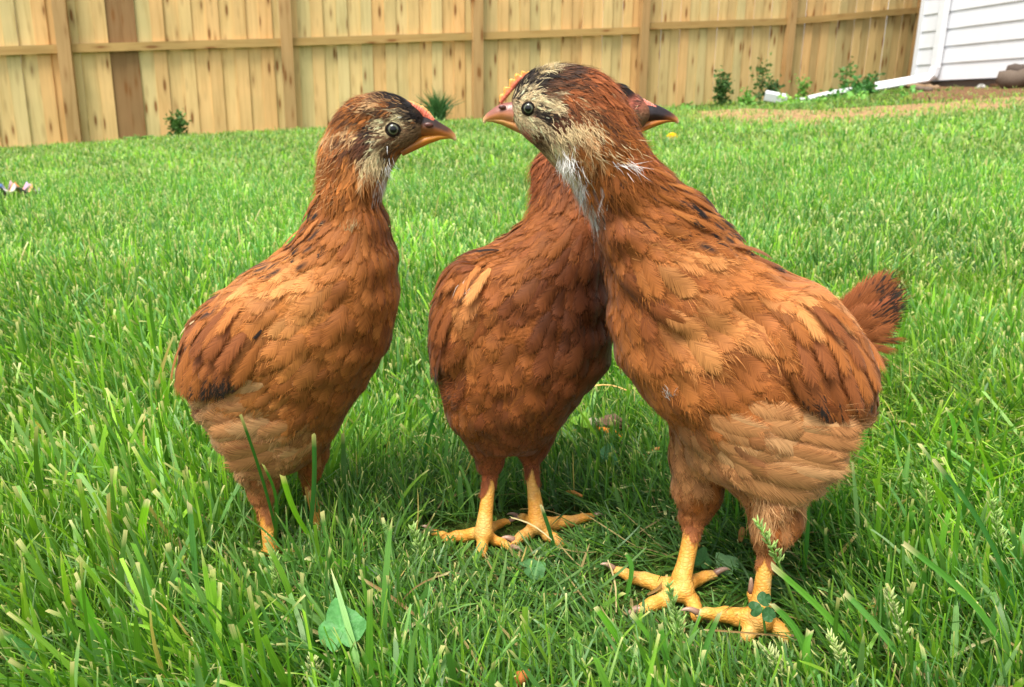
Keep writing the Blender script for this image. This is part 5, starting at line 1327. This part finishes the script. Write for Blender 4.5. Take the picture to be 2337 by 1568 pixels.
# near lawn
def near_layer(n, d0, d1, kind):
    x, y = scatter(n, d0, d1)
    tr = trampled(x, y)
    keep = np.ones(n, bool)
    for f in FEET:
        keep &= np.hypot(x - f[0], y - f[1]) > 0.016
    # a strip in front of the birds' feet keeps shorter grass
    if kind == 'broad': keep &= RNG.random(n) > np.maximum(tr * 0.95, 0.75 * np.clip(1.35 - ((x - 0.05) / 0.26) ** 2 - ((y - 0.5) / 0.2) ** 2, 0, 1))
    x, y, tr = x[keep], y[keep], tr[keep]; n = len(x)
    z = terrain(x, y)
    pn = patch_noise(x, y, 4.0)
    left = np.clip((-x - 0.02) / 0.25, 0, 1)
    if kind == 'broad':
        Ln = RNG.uniform(0.035, 0.062, n) * (1 + 0.30 * left) * (1 + 0.15 * pn) * (1 - 0.45 * tr)
        Wd = RNG.uniform(0.0022, 0.0046, n)
        lean0 = np.abs(RNG.normal(0.28, 0.25, n)) + tr * 0.7
        bend = RNG.normal(0.35, 0.45, n)
        tipw = np.where(RNG.random(n) < 0.6, RNG.uniform(0.5, 0.85, n), 0.05)
    elif kind == 'fine':
        Ln = RNG.uniform(0.025, 0.055, n) * (1 + 0.15 * left) * (1 - 0.4 * tr)
        Wd = RNG.uniform(0.0007, 0.0017, n)
        lean0 = np.abs(RNG.normal(0.42, 0.34, n)) + tr * RNG.uniform(0.3, 0.9, n)
        bend = RNG.normal(0.4, 0.5, n)
        tipw = np.where(RNG.random(n) < 0.5, 0.7, 0.05)
    else:   # lying blades, thatch layer
        Ln = RNG.uniform(0.02, 0.05, n); Wd = RNG.uniform(0.0009, 0.0026, n)
        lean0 = RNG.uniform(1.15, 1.5, n); bend = RNG.normal(0.0, 0.2, n); tipw = np.full(n, 0.3)
        z = z + RNG.uniform(0.001, 0.010, n)
    # the birds hold down the grass under and just in front of their toes
    for f in TOES:
        dxx = np.abs(x - f[0]); dyy = f[1] - y
        lim = 0.55 * np.maximum(dyy, 0) + 0.005
        m_ = (dxx < 0.013) & (dyy < 0.09) & (dyy > -0.012) & (RNG.random(n) < 0.93)
        Ln = np.where(m_, np.minimum(Ln, lim), Ln)
        if kind == 'lying':
            z = np.where(m_ & (dyy < 0.02), np.minimum(z, 0.001), z)
    for f in HIDDEN:
        m_ = (np.abs(x - f[0] + 0.004) < 0.02) & (y < f[1] + 0.01) & (y > f[1] - 0.12)
        Ln = np.where(m_ & (RNG.random(n) < 0.8), Ln * 0.5, Ln)
    # nothing tall right under the lens
    Ln = Ln * np.clip((y - 0.17) / 0.16, 0.35, 1)
    az = 2.7 + RNG.normal(0, 1.1, n) + 1.6 * patch_noise(x, y, 2.2, 9.0)
    flop = np.clip(1.3 - ((x - 0.34) / 0.2) ** 2 - ((y - 0.72) / 0.22) ** 2, 0, 1) * (RNG.random(n) < 0.7) * (kind != 'lying')
    lean0 = lean0 + flop * 0.75; Ln = Ln * (1 + 0.5 * flop); bend = bend + 0.3 * flop
    long_ = RNG.random(n) < (0.05 if kind == 'broad' else 0.03)
    Ln = np.where(long_ & (tr < 0.1) & (y > 0.3), Ln * 1.35, Ln)
    ci = GREENS[RNG.integers(0, len(GREENS), n)] * RNG.uniform(0.75, 1.25, (n, 1))
    big = patch_noise(x, y, 1.3, 2.0)[:, None]
    ci = ci * (1 + 0.22 * pn[:, None]) * np.array((1.0, 1.0, 1.0)) + np.maximum(big, 0) * np.array((0.05, 0.06, 0.0)) + flop[:, None] * np.array((0.10, 0.10, 0.0))
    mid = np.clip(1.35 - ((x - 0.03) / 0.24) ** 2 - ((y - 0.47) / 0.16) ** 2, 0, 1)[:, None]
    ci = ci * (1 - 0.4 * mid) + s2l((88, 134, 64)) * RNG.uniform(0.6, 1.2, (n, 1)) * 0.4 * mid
    ci = ci * {'lying': 0.6, 'fine': 0.86, 'broad': 0.94}[kind]  # lower layers darkened in colour to imitate shade deep between the blades
    if kind == 'lying':
        dry = RNG.random(n) < 0.07
        ci[dry] = s2l((176, 156, 104)) * RNG.uniform(0.6, 1.1, (dry.sum(), 1))
        tc = ci
    else:
        tc = np.where(RNG.random((n, 1)) < 0.6, s2l((216, 208, 140))[None], ci * 1.3)
        dry = RNG.random(n) < 0.008
        ci[dry] = s2l((206, 180, 110))
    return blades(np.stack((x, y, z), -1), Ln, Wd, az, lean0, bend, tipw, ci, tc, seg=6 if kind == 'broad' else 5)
parts.append(near_layer(15000, 0.25, 1.25, 'broad'))
parts.append(near_layer(78000, 0.25, 1.25, 'fine'))
parts.append(near_layer(40000, 0.25, 1.25, 'lying'))
V, Q, C, U = merge(parts)
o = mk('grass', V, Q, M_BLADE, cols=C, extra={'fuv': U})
tagp(o, 'long green lawn grass with pale mown tips around the birds', 'grass', None, 'stuff')

# middle and far lawn
def far_layer(n, d0, d1, Lr, Wr, seg, power):
    x, y = scatter(n, d0, d1, power, 0.8)
    t = x / y
    yf = np.interp(t, FLX, FT[:, 1])
    keep = y < yf - 0.05
    # house wall side and bare patch
    pts = np.stack((x, y, terrain(x, y)), -1)
    px, py = proj(pts)
    edge = np.interp(px, [1480, 1560, 1700, 1850, 2080, 2336, 2600], [240, 262, 288, 292, 276, 252, 235]) + 3 * np.sin(px / 17.0) + 2 * np.sin(px / 5.3)
    bare = (px > 1500) & (py < edge)
    keep &= ~(bare & (RNG.random(n) > 0.10 + 0.4 * (patch_noise(x, y, 1.6, 5.0) > 0.1)))
    x, y, px, py = x[keep], y[keep], px[keep], py[keep]; n = len(x)
    pn = patch_noise(x, y, 0.9); pn2 = patch_noise(x, y, 3.0, 3.0)
    Ln = RNG.uniform(*Lr, n) * (1 + 0.2 * pn2); Wd = RNG.uniform(*Wr, n)
    az = RNG.normal(1.9, 1.7, n); lean0 = np.abs(RNG.normal(0.42, 0.3, n)); bend = RNG.normal(0.45, 0.5, n)
    ci = GREENS[RNG.integers(0, len(GREENS), n)] * RNG.uniform(0.8, 1.25, (n, 1)) * (1 + 0.25 * pn + 0.2 * pn2)[:, None]
    tc = np.where(RNG.random((n, 1)) < 0.6, s2l((226, 226, 156))[None], ci * 1.35)
    dry = RNG.random(n) < 0.035; ci[dry] = s2l((196, 180, 120))
    ci = ci + np.array((0.03, 0.02, 0.03)) * RNG.random((n, 1))
    tipw = np.where(RNG.random(n) < 0.5, 0.8, 0.1)
    return blades(np.stack((x, y, terrain(x, y)), -1), Ln, Wd, az, lean0, bend, tipw, ci, tc, seg=seg)
parts = [far_layer(100000, 1.2, 3.2, (0.04, 0.09), (0.002, 0.0044), 3, 1.2),
         far_layer(150000, 3.1, 13.5, (0.045, 0.075), (0.006, 0.013), 2, 1.3)]
V, Q, C, U = merge(parts)
o = mk('grass', V, Q, M_BLADE, cols=C, extra={'fuv': U})
tagp(o, 'mown lawn stretching back from the birds to the fence', 'grass', None, 'stuff')


# single long blades and mown stubs standing out in the foreground
def strip_between(p0, p1, w, col, bend=(0, 0, 0), m=10, tip=0.8, tipcol=None, face=None):
    p0, p1 = np.asarray(p0, float), np.asarray(p1, float); v = np.linspace(0, 1, m)
    ax = p0[None] * (1 - v)[:, None] + p1[None] * v[:, None] + np.asarray(bend)[None] * np.sin(math.pi * v)[:, None]
    d = p1 - p0; d /= np.linalg.norm(d)
    s = np.cross(d, np.array((0, -1.0, 0.35)) if face is None else np.asarray(face)); s /= np.linalg.norm(s)
    wp = np.interp(v, [0, 0.2, 0.6, 0.93, 1], [0.6, 0.95, 1.0, 0.9 if tip > 0.3 else 0.35, tip]) * w / 2
    nrm = np.cross(s, d)
    X = np.stack((ax - s[None] * wp[:, None], ax - nrm[None] * wp[:, None] * 0.35, ax + s[None] * wp[:, None]), 1)
    X[-1] += d[None] * RNG.normal(0, 0.0012, (3, 1))
    C = np.tile(np.asarray(col)[None, None], (m, 3, 1)); C[-1] = s2l((226, 214, 160)) if tipcol is None else tipcol
    U = np.zeros((m, 3, 3)); U[..., 0] = np.array((-1, 0, 1))[None]; U[..., 1] = v[:, None]; U[..., 2] = random.random()
    b0 = (np.arange(m - 1) * 3)[:, None] + np.arange(2)[None]
    q = np.stack((b0, b0 + 3, b0 + 4, b0 + 1), -1).reshape(-1, 4)
    return X.reshape(-1, 3), q, C.reshape(-1, 3), U.reshape(-1, 3)
HB = [((338, 1345), (336, 1140), 19, (134, 196, 34)), ((452, 1400), (432, 1150), 14, (92, 150, 70)), ((640, 1230), (548, 944), 9, (62, 116, 50)), ((700, 1180), (716, 992), 13, (74, 132, 70)),
      ((905, 1352), (694, 1272), 15, (116, 186, 40)), ((960, 1400), (905, 1342), 14, (120, 190, 44)), ((330, 1600), (180, 1330), 22, (96, 160, 36)), ((120, 1620), (0, 1440), 24, (96, 156, 80)), ((250, 1560), (148, 1400), 14, (90, 150, 74)),
      ((75, 1130), (78, 1000), 14, (130, 190, 44)), ((130, 1160), (118, 1010), 16, (110, 170, 70)), ((20, 1300), (2, 1165), 12, (140, 200, 40)), ((735, 1180), (645, 1085), 16, (130, 190, 50)), ((620, 1200), (600, 1060), 10, (70, 130, 46)),
      ((1075, 1560), (905, 1512), 18, (90, 160, 40)), ((980, 1440), (860, 1360), 14, (96, 160, 44)), ((1060, 1590), (870, 1480), 15, (100, 160, 50)), ((900, 1600), (740, 1500), 16, (96, 156, 46)), ((1270, 1285), (1236, 1158), 9, (54, 104, 40)),
      ((1620, 1590), (1642, 1400), 14, (96, 156, 70)), ((1560, 1600), (1506, 1420), 15, (100, 164, 60)), ((1425, 1370), (1424, 1260), 11, (86, 150, 54)), ((1470, 1560), (1358, 1384), 15, (104, 170, 44)), ((2010, 1560), (1760, 1290), 15, (110, 176, 60)),
      ((1830, 1560), (1760, 1378), 16, (96, 160, 60)), ((2120, 1600), (1925, 1350), 14, (110, 172, 80)), ((2336, 1560), (2060, 1240), 15, (96, 160, 60)), ((2336, 1440), (2130, 1050), 12, (70, 130, 56)), ((1830, 1330), (1842, 1120), 10, (70, 130, 50)),
      ((1960, 1130), (1985, 960), 9, (86, 150, 50)), ((2150, 1090), (2160, 930), 11, (104, 172, 50)), ((2300, 1020), (2140, 1000), 16, (150, 206, 60)), ((560, 1500), (480, 1290), 11, (100, 164, 50)), ((820, 880), (790, 1010), 8, (96, 156, 50)),
      ((860, 1000), (905, 900), 14, (150, 205, 60)), ((985, 1060), (950, 900), 9, (76, 140, 44)), ((960, 1130), (1000, 930), 8, (60, 120, 44)), ((1490, 1560), (1440, 1400), 12, (110, 170, 60)), ((1900, 1600), (1850, 1440), 20, (110, 176, 60))]
parts = []
for (r, t, wpx, c) in HB:
    p0 = G(r[0], min(r[1], 1600)); Yt = p0[1] + (0.02 if t[1] < r[1] - 40 else 0.0)
    if t[1] > 860 and r[1] < 1250 and r[0] < 760 and r[0] > 520: p0 = G(r[0], 1262); Yt = 0.40
    p1 = P(t[0], t[1], max(0.27, Yt - 0.012))
    parts.append(strip_between(p0, p1, wpx * scale_at(p1), s2l(c) * 0.9, bend=(RNG.normal(0, 0.004), 0, RNG.normal(0.003, 0.003))))
# pale dry stalks and clippings lying in the grass
for k in range(90):
    a = np.array((RNG.uniform(-0.42, 0.42), RNG.uniform(0.3, 0.75))); th = RNG.uniform(0, math.pi); l = RNG.uniform(0.012, 0.05)
    p0 = np.array((a[0], a[1], RNG.uniform(0.006, 0.022))); p1 = p0 + np.array((math.cos(th) * l, math.sin(th) * l, RNG.normal(0, 0.008)))
    p1[2] = max(p1[2], 0.003)
    parts.append(strip_between(p0, p1, RNG.uniform(0.0008, 0.0022), s2l(random.choice(((206, 186, 134), (186, 160, 108), (222, 206, 160), (166, 134, 90)))), bend=(RNG.normal(0, 0.003), 0, RNG.normal(0.002, 0.003)), m=6))
V, Q, C, U = merge(parts)
tagp(mk('grass', V, Q, M_BLADE, cols=C, extra={'fuv': U}), 'broad single blades and dry clippings in the foreground', 'grass', None, 'stuff')

# ------------------------------------------------------------------ seed heads
def seed_head(base, top, label, n=52, spread=0.0045, col=(176, 206, 120)):
    base, top = np.asarray(base), np.asarray(top)
    d = top - base; Lh = np.linalg.norm(d); d /= Lh
    root = empty('seed_head', base, label, 'seed head', 'flowering grass seed heads')
    mb = MB(); pts = [base + d * Lh * s + np.array((0.004 * math.sin(s * 2.5), 0, 0)) for s in np.linspace(0, 1, 8)]
    mb.tube(pts, np.linspace(0.0011, 0.0005, 8), 6, s2l((120, 168, 66))); mb.build('stem', M_LEAFP, root)
    mb = MB()
    hl = min(0.035, Lh * 0.55)
    for k in range(n):
        s = k / n; c = top - d * hl * (1 - s) + np.array((0.004 * math.sin((1 - hl / Lh * (1 - s)) * 2.5), 0, 0))
        a = RNG.uniform(0, 2 * math.pi); o_ = np.array((math.cos(a), math.sin(a), RNG.uniform(0.2, 0.9)))
        c = c + o_ * spread * RNG.uniform(0.25, 1.0) * (1 - 0.55 * s)
        ax = d * 0.6 + o_ * 0.5; ax /= np.linalg.norm(ax)
        pp = [c + ax * t for t in np.array((-0.0022, -0.001, 0.0005, 0.0024))]
        mb.tube(pp, [0.0002, 0.00062, 0.0005, 0.00015], 5, s2l(col) * RNG.uniform(0.8, 1.2))
    mb.build('spikelets', M_LEAFP, root)
M_LEAFP = m_attr_simple('green_parts', 0.55, 0.3, trans=0.25)
def sh(b, t, label, dY=0.0, **kw):
    p0 = G(*b); seed_head(p0, P(t[0], t[1], max(0.26, p0[1] + dY)), label, **kw)
sh((626, 1400), (612, 1262), 'pale seed head standing in front of the left bird\'s leg')
sh((150, 1420), (168, 1300), 'seed head among broad blades at the left edge')
sh((715, 1600), (700, 1500), 'pale cluster of seeds at the bottom edge left of the big leaf', spread=0.006, col=(206, 214, 150))
sh((1830, 1440), (1716, 1190), 'tall nodding seed head crossing the right bird\'s rear leg', dY=-0.02)
sh((1560, 1600), (1512, 1330), 'seed head rising in front of the right bird\'s left foot', dY=-0.012)
sh((2290, 1400), (2250, 1140), 'tall thick seed head alone at the right edge', spread=0.006, n=46)
sh((2080, 1600), (2010, 1340), 'slim seed head in the lower right grass', col=(196, 210, 140))
sh((1940, 1600), (1880, 1450), 'short seed head nearest the right bird\'s claws at lower right', col=(200, 214, 140))
sh((1800, 1600), (1735, 1480), 'seed head at the bottom edge under the right bird', spread=0.006, col=(206, 216, 150))
sh((960, 1310), (930, 1200), 'small seed head in dark grass between left and middle bird')
sh((2110, 1230), (2100, 1090), 'fine seed head right of the right bird\'s rear fluff')

# ------------------------------------------------------------------ leaves of clover and ground weeds
def lobed_leaf(mb_parts, c, r, up, nrm, col, kind='heart', stem=None):
    """one cupped leaf blade: fan rings around centre"""
    c, up, nrm = map(np.asarray, (c, up, nrm)); up = up - nrm * (up @ nrm); up /= np.linalg.norm(up); s = np.cross(up, nrm)
    n = 36; rings = 5; V = [c - up * r * 0.0]; C = [col * 1.25]
    for j in range(1, rings + 1):
        for k in range(n):
            th = 2 * math.pi * k / n          # 0 = tip direction (up)
            if kind == 'heart': rr = 0.9 - 0.45 * math.exp(-((th - math.pi) / 0.28) ** 2) + 0.22 * math.exp(-(min(th, 2 * math.pi - th) / 0.3) ** 2) + 0.03 * math.sin(9 * th) + 0.08 * math.cos(4 * th)
            elif kind == 'clover': rr = 0.92 - 0.3 * math.exp(-(min(th, 2 * math.pi - th) / 0.3) ** 2)
            else: rr = 0.85 + 0.13 * abs(math.cos(2.5 * th)) - 0.4 * math.exp(-((th - math.pi) / 0.25) ** 2)
            q = rr * j / rings * r
            vein = 0.05 * math.cos(5 * th) * (j / rings)
            V.append(c + up * q * math.cos(th) + s * q * math.sin(th) + nrm * r * (0.18 * (j / rings) ** 2 * math.cos(2 * th) + vein))
            C.append(col * (1.22 if abs(math.cos(2.5 * th)) > 0.97 else 1.0) * (0.95 + 0.1 * RNG.random()))
    F_ = [(0, 1 + k, 1 + (k + 1) % n) for k in range(n)]
    for j in range(rings - 1):
        for k in range(n):
            k2 = (k + 1) % n
            F_.append((1 + j * n + k, 1 + (j + 1) * n + k, 1 + (j + 1) * n + k2, 1 + j * n + k2))
    mb_parts.add(V, F_, np.array(C))

def ground_leaf(px, py, h, rpx, col, label, kind='heart', tilt=0.6, dirx=0.3, n=1, cat='leaf'):
    g = G(px, py, h); g0 = np.array((g[0] + 0.004, g[1] + 0.006, 0.0)); r = rpx * scale_at(g)
    root = empty('leaf_plant' if n == 1 else 'clover', g0, label, cat)
    mb = MB(); nrm = np.array((dirx * 0.3, -tilt, 1 - tilt * 0.4)); nrm /= np.linalg.norm(nrm)
    if n == 1: lobed_leaf(mb, g, r, np.array((dirx, 0.1, 1.0)), nrm, s2l(col), kind)
    else:
        s = np.cross(np.array((0, 0.1, 1.0)), nrm)
        for k in range(3):
            a = 2 * math.pi * k / 3 + dirx; u_ = np.array((0, 0.3, 1.0)) - nrm * (np.array((0, 0.3, 1.0)) @ nrm); u_ /= np.linalg.norm(u_); v_ = np.cross(u_, nrm)
            dd = u_ * math.cos(a) + v_ * math.sin(a)
            lobed_leaf(mb, g + dd * r * 0.62, r * 0.58, dd, nrm + np.array((RNG.normal(0, .1), 0, 0)), s2l(col), 'clover')
    mb.build('leaf', M_LEAFG, root)
    mb = MB(); mb.tube([g0, (g0 + g) / 2 + (0.002, 0, 0.001), g - nrm * 0.0006], 0.0007, 6, s2l((110, 156, 70))); mb.build('stalk', M_LEAFP, root)
M_LEAFG = m_attr_simple('weed_leaf', 0.5, 0.35, noise=0.2, nscale=260, bump=0.35, bscale=420, trans=0.25)
ground_leaf(778, 1436, 0.034, 58, (92, 156, 84), 'large heart shaped leaf in the foreground grass below the left bird', tilt=0.75, dirx=-0.25)
ground_leaf(1214, 1296, 0.014, 34, (84, 132, 76), 'flat round lobed leaf just in front of the middle bird\'s feet', 'lobed', tilt=0.15, dirx=0.8)
ground_leaf(1740, 1386, 0.038, 32, (56, 100, 54), 'dark clover leaf covering the right bird\'s front ankle', n=3, tilt=0.8, dirx=0.4, cat='clover')
ground_leaf(1384, 1042, 0.02, 30, (78, 138, 78), 'dark green heart leaf low between middle and right bird', tilt=0.5)
ground_leaf(1326, 962, 0.03, 24, (122, 172, 44), 'bright yellow green leaf beside the brown clod', tilt=0.4)
ground_leaf(1312, 992, 0.02, 34, (134, 172, 112), 'pale grey green clover under the bright leaf', n=3, tilt=0.2, dirx=1.0, cat='clover')
ground_leaf(1600, 1278, 0.014, 26, (70, 124, 60), 'small dark round leaf behind the right bird\'s left shank', tilt=0.6)
ground_leaf(1660, 1290, 0.012, 30, (120, 164, 104), 'pale folded leaf between the right bird\'s two shanks', tilt=0.5, dirx=-0.6)

# ------------------------------------------------------------------ bits on the lawn
def bit(name, pts, rad, col, label, cat, group=None, mat=None, rough=0.15):
    V, F_ = tube_mesh(pts, rad, 10); V = V + RNG.normal(0, np.mean(rad) * rough, V.shape)
    mb = MB(); mb.add(V, F_, s2l(col)); o = mb.build(name, mat or M_DEBRIS, None)
    return tagp(o, label, cat, group)
a, b = G(1362, 975, 0.02), G(1420, 998, 0.015)
bit('twig', [a, a * .6 + b * .4 + (0, 0, 0.001), b], [0.0028, 0.0032, 0.0022], (224, 142, 54), 'orange brown twig under the clod between the birds', 'twig', 'twigs in the grass')
c = G(1388, 968, 0.022); bit('clod', [c + (-0.012, 0, 0), c + (-0.006, 0, 0.003), c + (0.006, 0, 0.003), c + (0.016, 0, 0)], [0.002, 0.006, 0.0065, 0.003], (122, 96, 76), 'brown crumbly clod lying on the orange twig', 'clod', rough=0.35)
c = G(1352, 964, 0.026); bit('pebble', [c + (-0.005, 0, 0), c, c + (0.005, 0, 0.001)], [0.003, 0.0052, 0.003], (196, 184, 160), 'whitish stone at the left end of the brown clod', 'stone', rough=0.12)
for k, (x0, y0, x1, y1, r, col, lab) in enumerate([(1290, 1121, 1328, 1132, 0.0014, (196, 128, 66), 'thin orange twig right of the middle bird\'s shank'), (1478, 1034, 1510, 1022, 0.0018, (206, 136, 76), 'small orange twig beside the right bird\'s thigh'),
                                              (1178, 1560, 1205, 1535, 0.0036, (176, 104, 52), 'thick brown twig at the bottom edge of the picture'), (1688, 1235, 1694, 1205, 0.0022, (150, 106, 54), 'brown twig hanging in grass between the right bird\'s legs')]):
    p0, p1 = G(x0, y0, 0.014), G(x1, y1, 0.018)
    bit('twig', [p0, (p0 + p1) / 2 + (0, 0, 0.001), p1], [r * 0.7, r, r * 0.6], col, lab, 'twig', 'twigs in the grass')
p0, p1 = P(1330, 888, 0.70), P(1440, 896, 0.70)
bit('straw', [p0 * (1 - s) + p1 * s + np.array((0, 0, 0.006 * math.sin(math.pi * s))) for s in np.linspace(0, 1, 8)], [0.0008] * 8, (226, 186, 112), 'arched tan straw stalk behind the gap between the birds', 'straw', rough=0.05)

# crumpled wrapper at the left edge
wp = T(30, 466, 0.03); wp[2] += 0.03
mb = MB(); nx2, ny2 = 16, 7; V = []; C = []
pal = [(214, 170, 196), (190, 186, 210), (86, 120, 170), (226, 214, 206), (80, 84, 70), (230, 160, 90)]
for i in range(nx2):
    for j in range(ny2):
        V.append(wp + np.array((-0.11 + 0.185 * i / (nx2 - 1), 0.05 * (j / (ny2 - 1) - 0.5), 0.014 * math.sin(i * 1.7 + j) + RNG.normal(0, 0.006) + 0.016)))
        C.append(s2l(pal[(i // 3 + (j // 3) * 2) % 6]))
ii = np.arange(nx2 * ny2).reshape(nx2, ny2)
q = np.stack((ii[:-1, :-1], ii[1:, :-1], ii[1:, 1:], ii[:-1, 1:]), -1).reshape(-1, 4)
o = mk('wrapper', V, q, M_PLAIN, cols=C, smooth=False)
md = o.modifiers.new('thick', 'SOLIDIFY'); md.thickness = 0.002
tagp(o, 'crumpled pink and blue wrapper lying in the lawn at the left edge', 'wrapper')

# flowers
def flower(px, py, dist_h, r, kind, label):
    g = T(px, py + 6, 0.0); top = P(px, py, g[1]); 
    root = empty('dandelion', g, label, 'dandelion')
    g[2] = float(terrain(g[0], g[1]))
    mb = MB(); mb.tube([g, (g + top) / 2 + (0.004, 0, 0), top], 0.003, 6, s2l((150, 176, 110))); mb.build('stem', M_LEAFP, root)
    mb = MB()
    if kind == 'yellow':
        for k in range(60):
            a = RNG.uniform(0, 2 * math.pi); t_ = RNG.uniform(0.1, 1.4); d = np.array((math.sin(t_) * math.cos(a), math.sin(t_) * math.sin(a), math.cos(t_)))
            mb.tube([top, top + d * r * 0.6, top + d * r], [r * 0.08, r * 0.14, r * 0.08], 4, s2l((255, 214, 20)))
    else:
        for k in range(160):
            d = RNG.normal(0, 1, 3); d /= np.linalg.norm(d)
            mb.tube([top, top + d * r * 0.9, top + d * r], [r * 0.01, r * 0.03, r * 0.12], 4, s2l((238, 238, 232)))
    mb.build('flower_head', M_LEAFP, root)
flower(1533, 318, 0, 0.04, 'yellow', 'single yellow dandelion flower in the lawn behind the right bird')
flower(2221, 188, 0, 0.075, 'puff', 'larger white dandelion puff standing before the siding')
flower(2238, 202, 0, 0.05, 'puff', 'smaller lower white dandelion puff right of the larger one')

# ------------------------------------------------------------------ weeds along the fence
def weed(px, py, Y, hpx, wpx, n, col, label, kind='leafy', leaf=0.03, cat='weed', group='weeds along the fence'):
    b = P(px, py, Y); s = scale_at(b); h = hpx * s; w_ = wpx * s / 2
    b[2] = min(b[2], float(terrain(b[0], b[1])) + 0.02)
    root = empty('weed', b, label, cat, group)
    ms = MB(); ml = MB(); ns = max(3, n // 14)
    for k in range(ns):
        a = RNG.uniform(0, 2 * math.pi); rr = RNG.uniform(0, 1) * w_ * 0.8; hh = h * RNG.uniform(0.55, 1.0) * (1.0 if k else 1.05)
        top = b + np.array((math.cos(a) * rr, math.sin(a) * rr * 0.6, hh)); mid = b + (top - b) * 0.5 + np.array((0, 0, 0.06 * h))
        if kind == 'tuft':
            for _ in range(26):
                tt = top + np.array((RNG.normal(0, w_ * 0.5), RNG.normal(0, w_ * 0.3), RNG.normal(-0.15 * h, 0.15 * h)))
                mm = b + (tt - b) * 0.55 + np.array((0, 0, 0.14 * h))
                ml.tube([b + RNG.normal(0, w_ * 0.15, 3) * (1, 1, 0), mm, tt], [0.006, 0.006, 0.001], 4, s2l(col) * RNG.uniform(0.7, 1.2))
        else:
            ms.tube([b, mid, top], [0.006, 0.004, 0.002], 5, s2l((96, 104, 56)))
            for _ in range(34):
                t_ = RNG.uniform(0.1, 1.05); c = b + (top - b) * t_ + RNG.normal(0, leaf * 0.9, 3)
                d = RNG.normal(0, 1, 3); d[2] = abs(d[2]) * 0.5; d /= np.linalg.norm(d); e = np.cross(d, RNG.normal(0, 1, 3)); e /= np.linalg.norm(e)
                l = leaf * RNG.uniform(0.7, 1.5); wv = l * 0.36
                ml.add([c, c + d * l * 0.4 + e * wv, c + d * l, c + d * l * 0.4 - e * wv], [(0, 1, 2, 3)], s2l(col) * RNG.uniform(0.65, 1.25))
    if ms.n: ms.build('stem', M_LEAFP, root)
    ml.build('foliage', M_LEAFG, root, smooth=False)
weed(405, 314, 8.9, 62, 44, 110, (84, 124, 55), 'small upright dark conifer like weed at the fence foot left of the left bird', leaf=0.05)
weed(1000, 272, 10.1, 66, 90, 90, (74, 120, 60), 'dark bushy grass tuft at the fence behind the left bird\'s beak', 'tuft')
weed(320, 318, 8.8, 14, 60, 40, (115, 168, 72), 'low grass clump at the foot of the brown boards', 'tuft')
weed(1645, 238, 10.9, 74, 60, 170, (88, 124, 64), 'tall bushy weed left of the short downspout piece', leaf=0.05)
weed(1730, 236, 11.0, 92, 40, 60, (100, 134, 69), 'lanky weed reaching highest against the fence post', leaf=0.05)
weed(1760, 228, 11.2, 46, 60, 90, (84, 120, 64), 'dark leafy weed behind the short downspout piece', leaf=0.05)
weed(1700, 242, 10.7, 24, 50, 80, (124, 180, 79), 'low light green weed between the two tall ones', leaf=0.05)
weed(1832, 228, 11.3, 50, 40, 60, (117, 168, 74), 'light green weed above the gap in the downspout pieces', leaf=0.05)
weed(1925, 215, 11.2, 62, 40, 60, (110, 151, 76), 'thin weed behind the long downspout length', leaf=0.05)
weed(1965, 226, 10.5, 34, 90, 200, (82, 140, 66), 'dense dark green weed patch under the end of the elbow', leaf=0.06)
weed(1905, 242, 10.3, 13, 90, 150, (96, 156, 69), 'mid green weeds in front of the long downspout length', leaf=0.06)
weed(1800, 252, 10.2, 18, 50, 90, (156, 216, 86), 'bright yellow green weed in front of the short piece', leaf=0.06)
weed(1850, 262, 9.8, 26, 80, 120, (132, 192, 86), 'pale green weeds at the back edge of the bare soil', leaf=0.06)
weed(1960, 258, 9.8, 30, 120, 160, (134, 199, 88), 'broad pale green weed patch right of centre on the bare soil', leaf=0.06)
weed(2080, 258, 9.5, 34, 110, 160, (115, 182, 79), 'green weeds spreading toward the mulch bed', leaf=0.06)
weed(2180, 250, 9.4, 22, 120, 120, (105, 163, 74), 'low weeds below the dandelion puffs', leaf=0.05)
weed(1560, 262, 10.4, 12, 120, 90, (124, 182, 79), 'thin low weeds along the fence behind the dark beak', leaf=0.05)
weed(1990, 205, 11.3, 30, 30, 40, (100, 132, 72), 'small sprig against the darkest fence boards', leaf=0.05)
